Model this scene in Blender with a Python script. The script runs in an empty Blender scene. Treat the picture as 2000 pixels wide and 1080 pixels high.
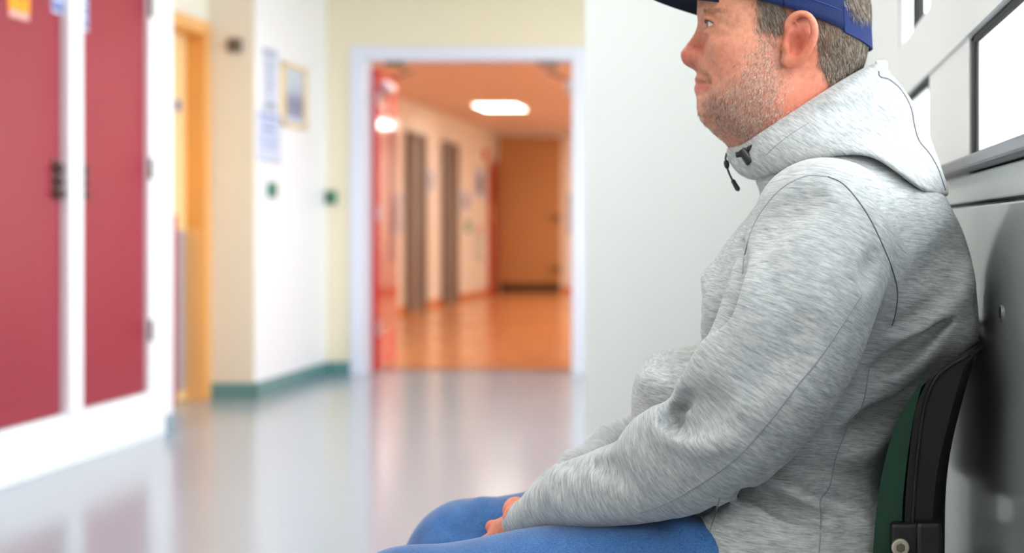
import bpy, bmesh, math, random
import numpy as np
from mathutils import Vector, Matrix
from mathutils.bvhtree import BVHTree

random.seed(7)
rng = np.random.default_rng(7)
scene = bpy.context.scene
col = scene.collection

# ------------------------------------------------------------------ camera
F_PX, VPX, VPY, CAM_Z = 2560.0, 1500.0, 450.0, 0.98      # focal length / principal point of the photo, eye height
cam_d = bpy.data.cameras.new('camera')
cam = bpy.data.objects.new('camera', cam_d)
col.objects.link(cam)
cam.location = (0, 0, CAM_Z)
cam.rotation_euler = (math.pi / 2, 0, 0)
cam_d.sensor_width = 36.0
cam_d.lens = F_PX / 2000.0 * 36.0
cam_d.shift_x = -(VPX - 1000.0) / 2000.0
cam_d.shift_y = -(540.0 - VPY) / 2000.0
cam_d.clip_start = 0.05
cam_d.clip_end = 200
cam_d.dof.use_dof = True
cam_d.dof.focus_distance = 1.43
cam_d.dof.aperture_fstop = 3.2
scene.camera = cam

# ------------------------------------------------------------------ world, exposure
world = bpy.data.worlds.new('World')
scene.world = world
world.use_nodes = True
wn = world.node_tree.nodes
wn['Background'].inputs[0].default_value = (0.93, 0.97, 1.0, 1)
wn['Background'].inputs[1].default_value = 4.3
vs = scene.view_settings
vs.view_transform = 'Standard'
vs.look = 'None'
vs.exposure = 0.68
vs.gamma = 1.0
vs.use_curve_mapping = False
try:
    scene.cycles.use_denoising = True
    scene.cycles.max_bounces = 10
    scene.cycles.diffuse_bounces = 6
    scene.cycles.transparent_max_bounces = 16
    scene.cycles.caustics_reflective = False
    scene.cycles.caustics_refractive = False
except Exception:
    pass

HALL_FILL = 6.0        # emission of the unseen ceiling panels added to the hall
CORR_LAMP = 19.0       # emission of the corridor's ceiling panels, seen and added

# ------------------------------------------------------------------ helpers
def W(px, py, d):
    """photo pixel at a distance d in front of the camera -> world point"""
    return ((px - VPX) / F_PX * d, d, CAM_Z - (py - VPY) / F_PX * d)

def lin(c):
    c = c / 255.0
    return c / 12.92 if c <= 0.04045 else ((c + 0.055) / 1.055) ** 2.4

def rgb(r, g, b):
    return (lin(r), lin(g), lin(b), 1.0)

MATS = {}
def mat(name, color, rough=0.5, metallic=0.0, var=0.0, var_scale=8.0, bump=0.0, bump_scale=60.0,
        spec=0.5, coat=0.0, emit=None, emit_strength=0.0, sheen=0.0):
    if name in MATS:
        return MATS[name]
    m = bpy.data.materials.new(name)
    m.use_nodes = True
    nt = m.node_tree
    b = nt.nodes['Principled BSDF']
    b.inputs['Roughness'].default_value = rough
    b.inputs['Metallic'].default_value = metallic
    b.inputs['Specular IOR Level'].default_value = spec
    b.inputs['Coat Weight'].default_value = coat
    b.inputs['Sheen Weight'].default_value = sheen
    tc = nt.nodes.new('ShaderNodeTexCoord')
    if var > 0:
        n = nt.nodes.new('ShaderNodeTexNoise')
        n.inputs['Scale'].default_value = var_scale
        n.inputs['Detail'].default_value = 4
        nt.links.new(tc.outputs['Object'], n.inputs['Vector'])
        mx = nt.nodes.new('ShaderNodeMix')
        mx.data_type = 'RGBA'
        mx.inputs[6].default_value = tuple(c * (1 - var) for c in color[:3]) + (1,)
        mx.inputs[7].default_value = tuple(min(1, c * (1 + var)) for c in color[:3]) + (1,)
        nt.links.new(n.outputs['Fac'], mx.inputs[0])
        nt.links.new(mx.outputs[2], b.inputs['Base Color'])
    else:
        b.inputs['Base Color'].default_value = color
    if bump > 0:
        n2 = nt.nodes.new('ShaderNodeTexNoise')
        n2.inputs['Scale'].default_value = bump_scale
        n2.inputs['Detail'].default_value = 3
        nt.links.new(tc.outputs['Object'], n2.inputs['Vector'])
        bp = nt.nodes.new('ShaderNodeBump')
        bp.inputs['Strength'].default_value = bump
        bp.inputs['Distance'].default_value = 0.004
        nt.links.new(n2.outputs['Fac'], bp.inputs['Height'])
        nt.links.new(bp.outputs[0], b.inputs['Normal'])
    if emit is not None:
        b.inputs['Emission Color'].default_value = emit
        b.inputs['Emission Strength'].default_value = emit_strength
    MATS[name] = m
    return m

def tag(o, label=None, cat=None, group=None, kind=None):
    if label: o['label'] = label
    if cat: o['category'] = cat
    if group: o['group'] = group
    if kind: o['kind'] = kind
    return o

def setparent(o, p):
    if p is not None:
        o.parent = p
        m = Matrix.Identity(4)
        q = p
        while q is not None:
            m = q.matrix_basis @ m if q.parent is None else q.matrix_parent_inverse @ q.matrix_basis @ m
            q = q.parent
        # parents only carry locations, so the world matrix is a plain translation chain
        o.matrix_parent_inverse = m.inverted()
    return o

def empty(name, loc=(0, 0, 0), **kw):
    e = bpy.data.objects.new(name, None)
    e.empty_display_size = 0.1
    e.location = loc
    e.matrix_basis = Matrix.Translation(loc)
    col.objects.link(e)
    tag(e, **kw)
    return e

def mesh(name, verts, faces, m=None, parent=None, smooth=False, **kw):
    me = bpy.data.meshes.new(name)
    me.from_pydata([tuple(map(float, v)) for v in verts], [], [tuple(map(int, f)) for f in faces])
    me.validate()
    if smooth:
        me.polygons.foreach_set('use_smooth', [True] * len(me.polygons))
    if m: me.materials.append(m)
    o = bpy.data.objects.new(name, me)
    col.objects.link(o)
    setparent(o, parent)
    tag(o, **kw)
    return o

def from_bm(name, bm, m=None, parent=None, smooth=False, **kw):
    bmesh.ops.recalc_face_normals(bm, faces=bm.faces)
    me = bpy.data.meshes.new(name)
    bm.to_mesh(me); bm.free()
    if smooth:
        me.polygons.foreach_set('use_smooth', [True] * len(me.polygons))
    if m: me.materials.append(m)
    o = bpy.data.objects.new(name, me)
    col.objects.link(o)
    setparent(o, parent)
    tag(o, **kw)
    return o

def bm_box(bm, x, y, z, bevel=0.0, seg=2):
    r = bmesh.ops.create_cube(bm, size=1.0)
    vs_ = r['verts']
    for v in vs_:
        v.co.x = x[0] if v.co.x < 0 else x[1]
        v.co.y = y[0] if v.co.y < 0 else y[1]
        v.co.z = z[0] if v.co.z < 0 else z[1]
    if bevel > 0:
        es = list({e for v in vs_ for e in v.link_edges})
        bmesh.ops.bevel(bm, geom=es, offset=bevel, segments=seg, affect='EDGES', profile=0.5)

def box(name, x, y, z, m, parent=None, bevel=0.004, **kw):
    bm = bmesh.new()
    x, y, z = sorted(x), sorted(y), sorted(z)
    bm_box(bm, x, y, z, bevel)
    return from_bm(name, bm, m, parent, **kw)

def bm_cyl(bm, c, axis, r0, r1, h, n=24, bevel=0.0):
    """cylinder / cone frustum from c along axis"""
    a = Vector(axis).normalized()
    q = a.to_track_quat('Z', 'Y').to_matrix().to_4x4()
    M = Matrix.Translation(Vector(c) + a * h / 2) @ q
    r = bmesh.ops.create_cone(bm, cap_ends=True, cap_tris=False, segments=n, radius1=r0, radius2=r1, depth=h, matrix=M)
    if bevel > 0:
        es = [e for e in {e for v in r['verts'] for e in v.link_edges} if any(len(f.verts) > 4 for f in e.link_faces)]
        bmesh.ops.bevel(bm, geom=es, offset=bevel, segments=2, affect='EDGES', profile=0.5)

def catmull(pts, n):
    """resample a control polyline (k,m) to n points with a Catmull-Rom spline"""
    P = np.asarray(pts, float)
    k = len(P)
    if k == 2:
        t = np.linspace(0, 1, n)[:, None]
        return P[0] * (1 - t) + P[1] * t
    Q = np.vstack([2 * P[0] - P[1], P, 2 * P[-1] - P[-2]])
    t = np.linspace(0, k - 1 - 1e-9, n)
    i = t.astype(int)
    u = (t - i)[:, None]
    a, b, c, d = Q[i], Q[i + 1], Q[i + 2], Q[i + 3]
    return 0.5 * (2 * b + (c - a) * u + (2 * a - 5 * b + 4 * c - d) * u ** 2 + (3 * b - a - 3 * c + d) * u ** 3)

def tube_mesh(pts, radii, ns=10, cap=True):
    """verts, faces of a tube along pts"""
    P = np.asarray(pts, float)
    n = len(P)
    radii = np.broadcast_to(np.asarray(radii, float), (n,))
    T = np.gradient(P, axis=0)
    T /= np.linalg.norm(T, axis=1)[:, None] + 1e-12
    ref = np.array([0, 0, 1.0]) if abs(T[0, 2]) < 0.9 else np.array([1.0, 0, 0])
    verts, faces = [], []
    nrm = np.cross(T[0], ref); nrm /= np.linalg.norm(nrm)
    for i in range(n):
        nrm = nrm - T[i] * np.dot(nrm, T[i]); nrm /= np.linalg.norm(nrm)
        bn = np.cross(T[i], nrm)
        for j in range(ns):
            a = 2 * math.pi * j / ns
            verts.append(P[i] + radii[i] * (math.cos(a) * nrm + math.sin(a) * bn))
    for i in range(n - 1):
        for j in range(ns):
            j2 = (j + 1) % ns
            faces.append((i * ns + j, i * ns + j2, (i + 1) * ns + j2, (i + 1) * ns + j))
    if cap:
        faces.append(tuple(range(ns - 1, -1, -1)))
        faces.append(tuple((n - 1) * ns + j for j in range(ns)))
    return verts, faces

def tube(name, pts, radii, m, parent=None, ns=10, **kw):
    v, f = tube_mesh(pts, radii, ns)
    return mesh(name, v, f, m, parent, smooth=True, **kw)

# =================================================================== MATERIALS OF THE ROOM
M_PAINT = mat('cream_paint', rgb(236, 231, 220), rough=0.55, var=0.02, bump=0.05, bump_scale=200)
M_WHITE = mat('white_gloss_paint', rgb(240, 241, 246), rough=0.3, var=0.01)
M_PART = mat('pale_paint', rgb(240, 243, 242), rough=0.5, var=0.015, var_scale=2.0)
M_LAV = mat('door_frame_paint', rgb(222, 227, 242), rough=0.35, var=0.01)
M_RED = mat('crimson_laminate', rgb(148, 33, 56), rough=0.32, var=0.06, var_scale=3.0)
M_REDGLOSS = mat('red_gloss_door', rgb(196, 18, 38), rough=0.12, coat=0.5)
M_WOOD = mat('orange_wood', rgb(226, 158, 82), rough=0.35, var=0.05, var_scale=5)
M_LEAF = mat('pale_wood_veneer', rgb(244, 214, 158), rough=0.35, var=0.04, var_scale=5)
M_GUARD = mat('light_wood_guard', rgb(238, 180, 112), rough=0.4, var=0.03)
M_TEAL = mat('teal_skirting', rgb(96, 140, 142), rough=0.3, var=0.03)
M_STEEL = mat('brushed_steel', rgb(190, 190, 198), rough=0.35, metallic=0.9)
M_DARK = mat('dark_bronze', rgb(92, 70, 66), rough=0.4, metallic=0.6)
M_BLACK = mat('black_plastic', rgb(22, 22, 24), rough=0.4, bump=0.05, bump_scale=400)
M_GLASSFRAME = mat('dark_window_frame', rgb(14, 17, 19), rough=0.6)
M_CEIL = mat('ceiling_white', rgb(240, 238, 232), rough=0.8)
M_TILE = mat('ceiling_tile_board', rgb(232, 206, 190), rough=0.85, var=0.03, var_scale=30)
M_GRID = mat('ceiling_grid_metal', rgb(214, 190, 176), rough=0.5)
M_BROWN = mat('brown_door', rgb(190, 142, 92), rough=0.4, var=0.05)
M_GREYDOOR = mat('grey_lift_door', rgb(128, 120, 116), rough=0.4, metallic=0.3, var=0.03)
M_ORSKIRT = mat('orange_skirting', rgb(214, 128, 64), rough=0.4)
M_PAPER = mat('paper_white', rgb(206, 214, 238), rough=0.6)
M_BLUEPRINT = mat('blue_print', rgb(120, 140, 205), rough=0.6)
M_GREYPRINT = mat('grey_print', rgb(165, 170, 190), rough=0.6)
M_GREEN = mat('green_plastic', rgb(62, 132, 104), rough=0.4)
M_BOX = mat('taupe_plastic', rgb(128, 116, 104), rough=0.5)
M_BLUE = mat('sign_blue', rgb(60, 92, 170), rough=0.35)
M_ORANGE = mat('sign_orange', rgb(255, 160, 8), rough=0.35)
M_PINK = mat('sign_edge', rgb(226, 170, 160), rough=0.4)
M_SIGNINK = mat('sign_ink', rgb(150, 84, 10), rough=0.5)
M_PURPLE = mat('dark_vision_glass', rgb(60, 18, 46), rough=0.08)

def floor_material(name, base, speck, rough, scale):
    m = mat(name, base, rough=rough, spec=0.6)
    nt = m.node_tree
    b = nt.nodes['Principled BSDF']
    tc = nt.nodes.new('ShaderNodeTexCoord')
    n = nt.nodes.new('ShaderNodeTexNoise'); n.inputs['Scale'].default_value = scale; n.inputs['Detail'].default_value = 2
    n3 = nt.nodes.new('ShaderNodeTexNoise'); n3.inputs['Scale'].default_value = 1.3; n3.inputs['Detail'].default_value = 3
    r = nt.nodes.new('ShaderNodeValToRGB')
    r.color_ramp.elements[0].position = 0.38; r.color_ramp.elements[0].color = base
    r.color_ramp.elements[1].position = 0.68; r.color_ramp.elements[1].color = speck
    mr = nt.nodes.new('ShaderNodeMapRange')
    mr.inputs[3].default_value = rough * 0.8; mr.inputs[4].default_value = rough * 1.25
    for q in (n, n3): nt.links.new(tc.outputs['Object'], q.inputs['Vector'])
    nt.links.new(n.outputs['Fac'], r.inputs['Fac'])
    nt.links.new(r.outputs['Color'], b.inputs['Base Color'])
    nt.links.new(n3.outputs['Fac'], mr.inputs[0])
    nt.links.new(mr.outputs[0], b.inputs['Roughness'])
    return m
M_FLOOR = floor_material('grey_vinyl', rgb(146, 155, 166), rgb(168, 176, 186), 0.17, 260)
M_CFLOOR = floor_material('orange_vinyl', rgb(196, 126, 72), rgb(212, 150, 98), 0.2, 200)

# =================================================================== ROOM SHELL
XL, XR = -2.9, 0.262          # cupboard wall plane, window wall plane
YB, YD = -3.6, 8.87           # wall behind the camera, wall with the double door
ZC = 2.75
XA, XB = -3.26, -2.99         # recessed door plane, white return plane
Y1, Y2 = 6.36, 7.64           # end of cupboards, beige pier
YT = 9.22                     # threshold where the floor turns orange
S = dict(kind='structure')

def quad_slab(name, x, y, z, m, **kw):
    return box(name, x, y, z, m, bevel=0.0, **kw)

floor_o = quad_slab('floor', (-3.6, 0.46), (YB - 0.1, YT), (-0.08, 0.0), M_FLOOR, **S)
quad_slab('ceiling', (-3.6, 0.46), (YB - 0.1, YD + 0.2), (ZC, ZC + 0.1), M_CEIL, **S)
quad_slab('wall_back', (-3.1, 0.46), (YB - 0.12, YB), (0, ZC), M_PAINT, **S)
# left side: wall behind the cupboards, return, recessed door wall, pier
quad_slab('wall_left', (XL - 0.5, XL - 0.36), (YB, Y1), (0, ZC), M_PAINT, **S)
quad_slab('wall_left_near', (XL - 0.36, XL), (YB, 2.4), (0, ZC), M_PAINT, **S)
quad_slab('wall_left_end', (XL - 0.36, XL), (Y1 - 0.02, Y1 + 0.03), (0, ZC), M_WHITE, **S)
# recessed door wall with its opening (y 6.62 .. 7.58)
DY0, DY1, DZ = 6.66, 7.56, 2.1
quad_slab('wall_recess_near', (XA - 0.12, XA), (Y1 - 0.02, DY0 - 0.03), (0, ZC), M_PAINT, **S)
quad_slab('wall_recess_far', (XA - 0.12, XA), (DY1 + 0.03, Y2 + 0.1), (0, ZC), M_PAINT, **S)
quad_slab('wall_recess_top', (XA - 0.12, XA), (DY0 - 0.03, DY1 + 0.03), (DZ + 0.03, ZC), M_PAINT, **S)
M_PIERSHADE = mat('pier_shade_paint', rgb(226, 217, 202), rough=0.55, var=0.02, bump=0.05, bump_scale=200)  # pier colour darkened to carry its shade beside the brighter return
quad_slab('wall_pier', (XA - 0.12, XB - 0.006), (Y2, YD + 0.16), (0, ZC), M_PIERSHADE, **S)
quad_slab('wall_return', (XB - 0.006, XB), (Y2 + 0.002, YD), (0, ZC), M_WHITE, **S)  # white slab puts the stronger light on this face into its colour
# double-door wall
OX0, OX1, OZ = -2.727, -1.324, 2.13
quad_slab('wall_door_left', (XB, OX0 - 0.03), (YD, YD + 0.16), (0, ZC), mat('door_wall_shade_paint', rgb(234, 224, 198), rough=0.55, var=0.02), **S)  # darker cream puts the door wall's dimmer light into its colour
quad_slab('wall_door_right', (OX1 + 0.03, 0.46), (YD, YD + 0.16), (0, ZC), mat('door_wall_shade_paint', rgb(234, 224, 198), rough=0.55, var=0.02), **S)
quad_slab('wall_door_top', (OX0 - 0.03, OX1 + 0.03), (YD, YD + 0.16), (OZ + 0.03, ZC), mat('door_wall_shade_paint', rgb(234, 224, 198), rough=0.55, var=0.02), **S)
# pale partition standing out from the window wall
YP = 3.47
quad_slab('wall_partition', (W(1143, 0, YP)[0], XR + 0.12), (YP, YP + 0.14), (0, ZC), M_PART, **S)
box('baseboard_partition', (W(1143, 0, YP)[0] - 0.004, XR), (YP - 0.012, YP), (0, 0.1), M_TEAL, bevel=0.003, **S)

# baseboards
box('baseboard_pier', (XA, XB + 0.012), (Y2 - 0.012, Y2), (0, 0.092), M_TEAL, bevel=0.003, **S)
box('baseboard_left', (XB, XB + 0.012), (Y2 - 0.012, YD), (0, 0.092), M_TEAL, bevel=0.003, **S)
box('baseboard_door', (XB, -2.824), (YD - 0.012, YD), (0, 0.092), M_TEAL, bevel=0.003, **S)
box('baseboard_door_right', (OX1 + 0.097, XR), (YD - 0.012, YD), (0, 0.092), M_TEAL, bevel=0.003, **S)
box('baseboard_end', (XL - 0.06, XL + 0.012), (Y1 - 0.05, Y1 + 0.042), (0, 0.092), mat('grey_skirting', rgb(140, 158, 172), rough=0.3), bevel=0.003, **S)

# double door: white-lavender lining and architrave
fr = empty('door_1', (-2.03, YD, 0), kind='structure')
def frame3(prefix, x0, x1, zt, w, y0, y1, m, parent):
    box(prefix, (x0 - w, x0), (y0, y1), (0, zt + w), m, parent, bevel=0.004)
    box(prefix, (x1, x1 + w), (y0, y1), (0, zt + w), m, parent, bevel=0.004)
    box(prefix, (x0, x1), (y0, y1), (zt, zt + w), m, parent, bevel=0.004)
frame3('architrave', OX0, OX1, OZ, 0.095, YD - 0.022, YD, M_LAV, fr)
frame3('door_lining', OX0, OX1, OZ, 0.03, YD, YD + 0.16, M_LAV, fr)
box('threshold_strip', (OX0, OX1), (YT - 0.03, YT + 0.01), (0, 0.006), mat('threshold_metal', rgb(120, 100, 88), rough=0.4, metallic=0.6), fr, bevel=0.002)

def door_leaf(name, hinge, direction, width, height, m, label, side):
    """open leaf standing from its hinge along direction (unit xy), thickness 44 mm"""
    e = empty(name, (hinge[0], hinge[1], 0), label=label, cat='door')
    d = Vector((direction[0], direction[1], 0)).normalized()
    n = Vector((-d.y, d.x, 0)) * side           # face towards the camera's lane
    def P(a, b, z): return Vector((hinge[0], hinge[1], 0)) + d * a + n * b + Vector((0, 0, z))
    def slab(nm, a0, a1, b0, b1, z0, z1, mm, bev=0.003):
        bm = bmesh.new(); bm_box(bm, (a0, a1), (b0, b1), (z0, z1), bev)
        for v in bm.verts: v.co = P(*v.co)
        return from_bm(nm, bm, mm, e)
    slab('panel', 0, width, -0.044, 0, 0.01, height, m)
    slab('vision_panel', width * 0.62, width * 0.8, 0.0, 0.004, 0.75, 1.72, M_PURPLE)
    slab('pull_handle', width * 0.88, width * 0.91, 0.02, 0.04, 0.95, 1.25, M_STEEL, 0.006)
    slab('kick_plate', 0.02, width - 0.02, 0.0, 0.003, 0.03, 0.25, mat('red_kick_plate', rgb(220, 60, 66), rough=0.15), 0.001)
    cl = slab('door_closer', 0.12, 0.36, 0.0, 0.055, height - 0.15, height - 0.075, mat('closer_silver', rgb(215, 215, 225), rough=0.3, metallic=0.5), 0.02)
    bm = bmesh.new()
    a = P(0.2, 0.035, height - 0.06); b = P(0.14, 0.2, height - 0.005)
    bm_cyl(bm, a, b - a, 0.011, 0.011, (b - a).length, 10)
    from_bm('closer_arm', bm, M_BOX, e)
    for z in (0.25, 1.05, 1.85):
        bm = bmesh.new(); bm_cyl(bm, P(-0.004, 0.004, z), (0, 0, 1), 0.009, 0.009, 0.1, 12, 0.002)
        from_bm('hinge', bm, M_STEEL, e)
    return e
door_leaf('red_door', (OX0 + 0.04, YD + 0.17), (-0.085, 1), 0.68, 2.1, M_REDGLOSS,
          'glossy red open door leaf with silver closer beside the corridor wall', -1)
door_leaf('brown_red_door', (OX1 - 0.014, YD + 0.17), (-0.16, 1), 0.68, 2.1, mat('russet_door', rgb(120, 62, 48), rough=0.25),
          'dark russet open door leaf seen nearly edge on, opposite the red leaf', 1)
# hold-open arms on the head of the frame
for (px0, px1) in ((752, 790), (1050, 1088)):
    a, b = W(px0, 126, YD + 0.05), W(px1, 126, YD + 0.05)
    bm = bmesh.new(); bm_box(bm, (a[0], b[0]), (YD + 0.03, YD + 0.07), (OZ - 0.034, OZ - 0.004), 0.006)
    bm_cyl(bm, (b[0] - 0.02, YD + 0.05, OZ - 0.05), (0, 0, 1), 0.018, 0.018, 0.03, 14)
    from_bm('closer_bracket', bm, M_BOX, fr)

# recessed wooden door
dr = empty('door_2', (XA, 7.1, 0), kind='structure')
JX = XA - 0.098
def jamb(y0, y1):
    box('jamb', (JX - 0.05, XA), (y0, y1), (0, DZ), M_WOOD, dr, bevel=0.003)
jamb(DY0 - 0.03, DY0); jamb(DY1, DY1 + 0.03)
box('head_jamb', (JX - 0.05, XA), (DY0 - 0.03, DY1 + 0.03), (DZ, DZ + 0.03), M_WOOD, dr, bevel=0.003)
for (y0, y1) in ((DY0 - 0.1, DY0 - 0.012), (DY1 + 0.012, DY1 + 0.075)):
    box('architrave', (XA, XA + 0.018), (y0, y1), (0, DZ + 0.085), M_GUARD, dr, bevel=0.004)
box('architrave', (XA, XA + 0.018), (DY0 - 0.012, DY1 + 0.012), (DZ + 0.012, DZ + 0.085), M_GUARD, dr, bevel=0.004)
box('jamb_guard', (JX, XA - 0.004), (DY1 - 0.004, DY1 + 0.001), (0.0, 0.99), M_GUARD, dr, bevel=0.001)
lf = box('door_leaf', (JX - 0.044, JX), (DY0, DY1), (0.008, DZ), M_LEAF, dr, bevel=0.002)
box('kick_plate', (JX, JX + 0.003), (7.425, 7.55), (0.06, 0.98), mat('grey_kick_plate', rgb(182, 184, 200), rough=0.3, metallic=0.4), lf, bevel=0.001)
box('edge_guard', (JX, JX + 0.014), (7.355, 7.42), (0.0, 1.07), mat('crimson_guard', rgb(176, 44, 84), rough=0.35), lf, bevel=0.003)
bm = bmesh.new(); bm_cyl(bm, (JX, 7.455, 1.69), (1, 0, 0), 0.036, 0.036, 0.003, 28)
sg = from_bm('round_sign', bm, M_BLUE, lf); sg['label'] = 'round blue sign'

# window wall ------------------------------------------------------------
ZS, ZT, ZU = 1.072, 1.232, 1.335       # sill, head of low lights, foot of tall lights
ZH = 2.5
SPANS = [(-1.45, -0.1), (0.1, 1.707), (2.13, 2.65)]      # window bays along the wall
edges = [YB] + [v for s in SPANS for v in s] + [YP]
M_WWALL = mat('window_wall_white', rgb(248, 250, 250), rough=0.45, var=0.01)
k = 0
for i in range(0, len(edges), 2):
    quad_slab('wall_right_pier', (XR, XR + 0.03), (edges[i], edges[i + 1]), (1.05, ZC), M_WWALL, **S)
quad_slab('wall_right_lintel', (XR, XR + 0.03), (YB, YP), (ZH, ZC), M_WWALL, **S)
quad_slab('wall_right_rail', (XR - 0.005, XR + 0.03), (YB, YP), (ZT, ZU), M_WWALL, **S)
quad_slab('wall_right_base', (XR + 0.03, XR + 0.14), (YB, YP), (0, 1.055), M_WWALL, **S)
FAR = (3.85, 8.55)  # unseen window bay added behind the partition to brighten the hall's left side
quad_slab('wall_right_far_base', (XR, XR + 0.14), (YP + 0.14, YD), (0, 0.8), M_WWALL, **S)
quad_slab('wall_right_far_top', (XR, XR + 0.14), (YP + 0.14, YD), (2.35, ZC), M_WWALL, **S)
quad_slab('wall_right_far_near', (XR, XR + 0.14), (YP + 0.14, FAR[0]), (0.8, 2.35), M_WWALL, **S)
quad_slab('wall_right_far_end', (XR, XR + 0.14), (FAR[1], YD), (0.8, 2.35), M_WWALL, **S)

mg = bpy.data.materials.new('window_glass'); mg.use_nodes = True
nt = mg.node_tree; nt.nodes.remove(nt.nodes['Principled BSDF'])
tr = nt.nodes.new('ShaderNodeBsdfTransparent'); tr.inputs[0].default_value = (0.97, 0.985, 0.98, 1)
gl = nt.nodes.new('ShaderNodeBsdfGlossy'); gl.inputs['Roughness'].default_value = 0.02
ms = nt.nodes.new('ShaderNodeMixShader')
ms.inputs[0].default_value = 0.03; nt.links.new(tr.outputs[0], ms.inputs[1]); nt.links.new(gl.outputs[0], ms.inputs[2])
nt.links.new(ms.outputs[0], nt.nodes['Material Output'].inputs[0])

wi = 0
WINS = [(y0, y1, z0, z1, tall) for (y0, y1) in SPANS for (z0, z1, tall) in ((ZS, ZT, False), (ZU, ZH, True))]
WINS += [(a, a + 1.56, 0.35, ZH + 0.1, True) for a in (3.85, 5.41, 6.97)]  # added windows, unseen behind the partition, lighting the left of the hall
WINS = [(a, b, 0.8 if c == 0.35 else c, 2.35 if c == 0.35 else d, t) for (a, b, c, d, t) in WINS]
for (y0, y1, z0, z1, tall) in WINS:
    if True:
        wi += 1
        wnd = empty('window_%d' % wi, (XR + 0.08, (y0 + y1) / 2, z0), kind='structure')
        fm = M_WWALL if tall else M_GLASSFRAME
        t = 0.045 if tall else 0.03
        xa, xb = (XR + 0.006, XR + 0.026) if tall else (XR + 0.002, XR + 0.009)
        box('frame_rail', (xa, xb), (y0, y1), (z1 - (t if tall else 0.012), z1), fm, wnd, bevel=0.004)
        box('frame_rail', (xa, xb), (y0, y1), (z0, z0 + t * 0.3), fm, wnd, bevel=0.004)
        box('frame_stile', (xa, xb), (y1 - t, y1), (z0, z1), fm, wnd, bevel=0.004)
        box('frame_stile', (xa, xb), (y0, y0 + t), (z0, z1), fm, wnd, bevel=0.004)
        if tall:
            ym = y0 + (y1 - y0) * 0.55
            box('mullion', (xa, xb), (ym - 0.018, ym + 0.018), (z0, z1), M_GLASSFRAME, wnd, bevel=0.004)
        pane = mesh('pane', [(xb - 0.006, y0, z0), (xb - 0.006, y1, z0), (xb - 0.006, y1, z1), (xb - 0.006, y0, z1),
                             (xb - 0.002, y0, z0), (xb - 0.002, y1, z0), (xb - 0.002, y1, z1), (xb - 0.002, y0, z1)],
                    [(0, 1, 2, 3), (7, 6, 5, 4), (0, 4, 5, 1), (3, 2, 6, 7), (1, 5, 6, 2), (0, 3, 7, 4)], mg, wnd)

# daylight portals: they only guide sampling of the sky through the windows
for (y0, y1, z0, z1, tall) in WINS:
    if True:
        ld = bpy.data.lights.new('sky_portal', 'AREA'); ld.shape = 'RECTANGLE'
        ld.size = y1 - y0; ld.size_y = z1 - z0
        ld.cycles.is_portal = True
        lo = bpy.data.objects.new('sky_portal', ld); col.objects.link(lo)
        lo.location = (XR + 0.2, (y0 + y1) / 2, (z0 + z1) / 2)
        lo.rotation_euler = (0, math.radians(90), 0)
        lo.rotation_euler = Vector((-1, 0, 0)).to_track_quat('-Z', 'Y').to_euler()
        ld.size, ld.size_y = (y1 - y0), (z1 - z0)

# pale ground outside
quad_slab('ground_outside', (XR + 0.6, 30), (-15, 25), (-0.5, -0.4), mat('pale_paving', rgb(200, 200, 196), rough=0.9), **S)

# sill and grey metal casing under the windows
M_CASE = mat('casing_grey_gloss', rgb(168, 173, 173), rough=0.13, var=0.02, var_scale=3, bump=0.03, bump_scale=160, coat=0.3)
M_CASEUP = mat('casing_upper_paint', rgb(206, 211, 210), rough=0.3, var=0.02, bump=0.1, bump_scale=120)
box('trim_1', (XR - 0.022, XR + 0.1), (YB, YP), (ZS - 0.017, ZS), mat('sill_metal', rgb(122, 122, 126), rough=0.35, metallic=0.6, var=0.08, var_scale=14), bevel=0.004, **S)
case = empty('wall_casing', (XR + 0.01, 1.0, 0), label='grey gloss metal wall casing under the window sill behind the chair', cat='casing')
box('upper_strip', (XR - 0.002, XR + 0.03), (YB, YP), (1.0165, ZS - 0.019), M_CASEUP, case, bevel=0.002)
ys = [YB, -1.4, 0.5, YP]
for a, b in zip(ys[:-1], ys[1:]):
    p = box('casing_panel', (XR - 0.002, XR + 0.03), (a + 0.001, b - 0.001), (0.09, 1.0115), M_CASE, case, bevel=0.003)
    if a == 0.5:
        q = Vector(W(1957, 611, (XR - 0.002) / (457 / F_PX)))
        bm = bmesh.new(); bm_cyl(bm, (XR - 0.0040, q.y, q.z), (1, 0, 0), 0.0085, 0.0085, 0.0025, 24, 0.0006)
        lk = from_bm('lock', bm, M_STEEL, p)
        bm = bmesh.new(); bm_box(bm, (XR - 0.0048, XR - 0.0035), (q.y - 0.003, q.y + 0.003), (q.z - 0.006, q.z + 0.006), 0.0005)
        from_bm('keyhole', bm, M_BLACK, p)
box('plinth', (XR + 0.004, XR + 0.03), (YB, YP), (0, 0.09), M_BLACK, case, bevel=0.002)

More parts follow.
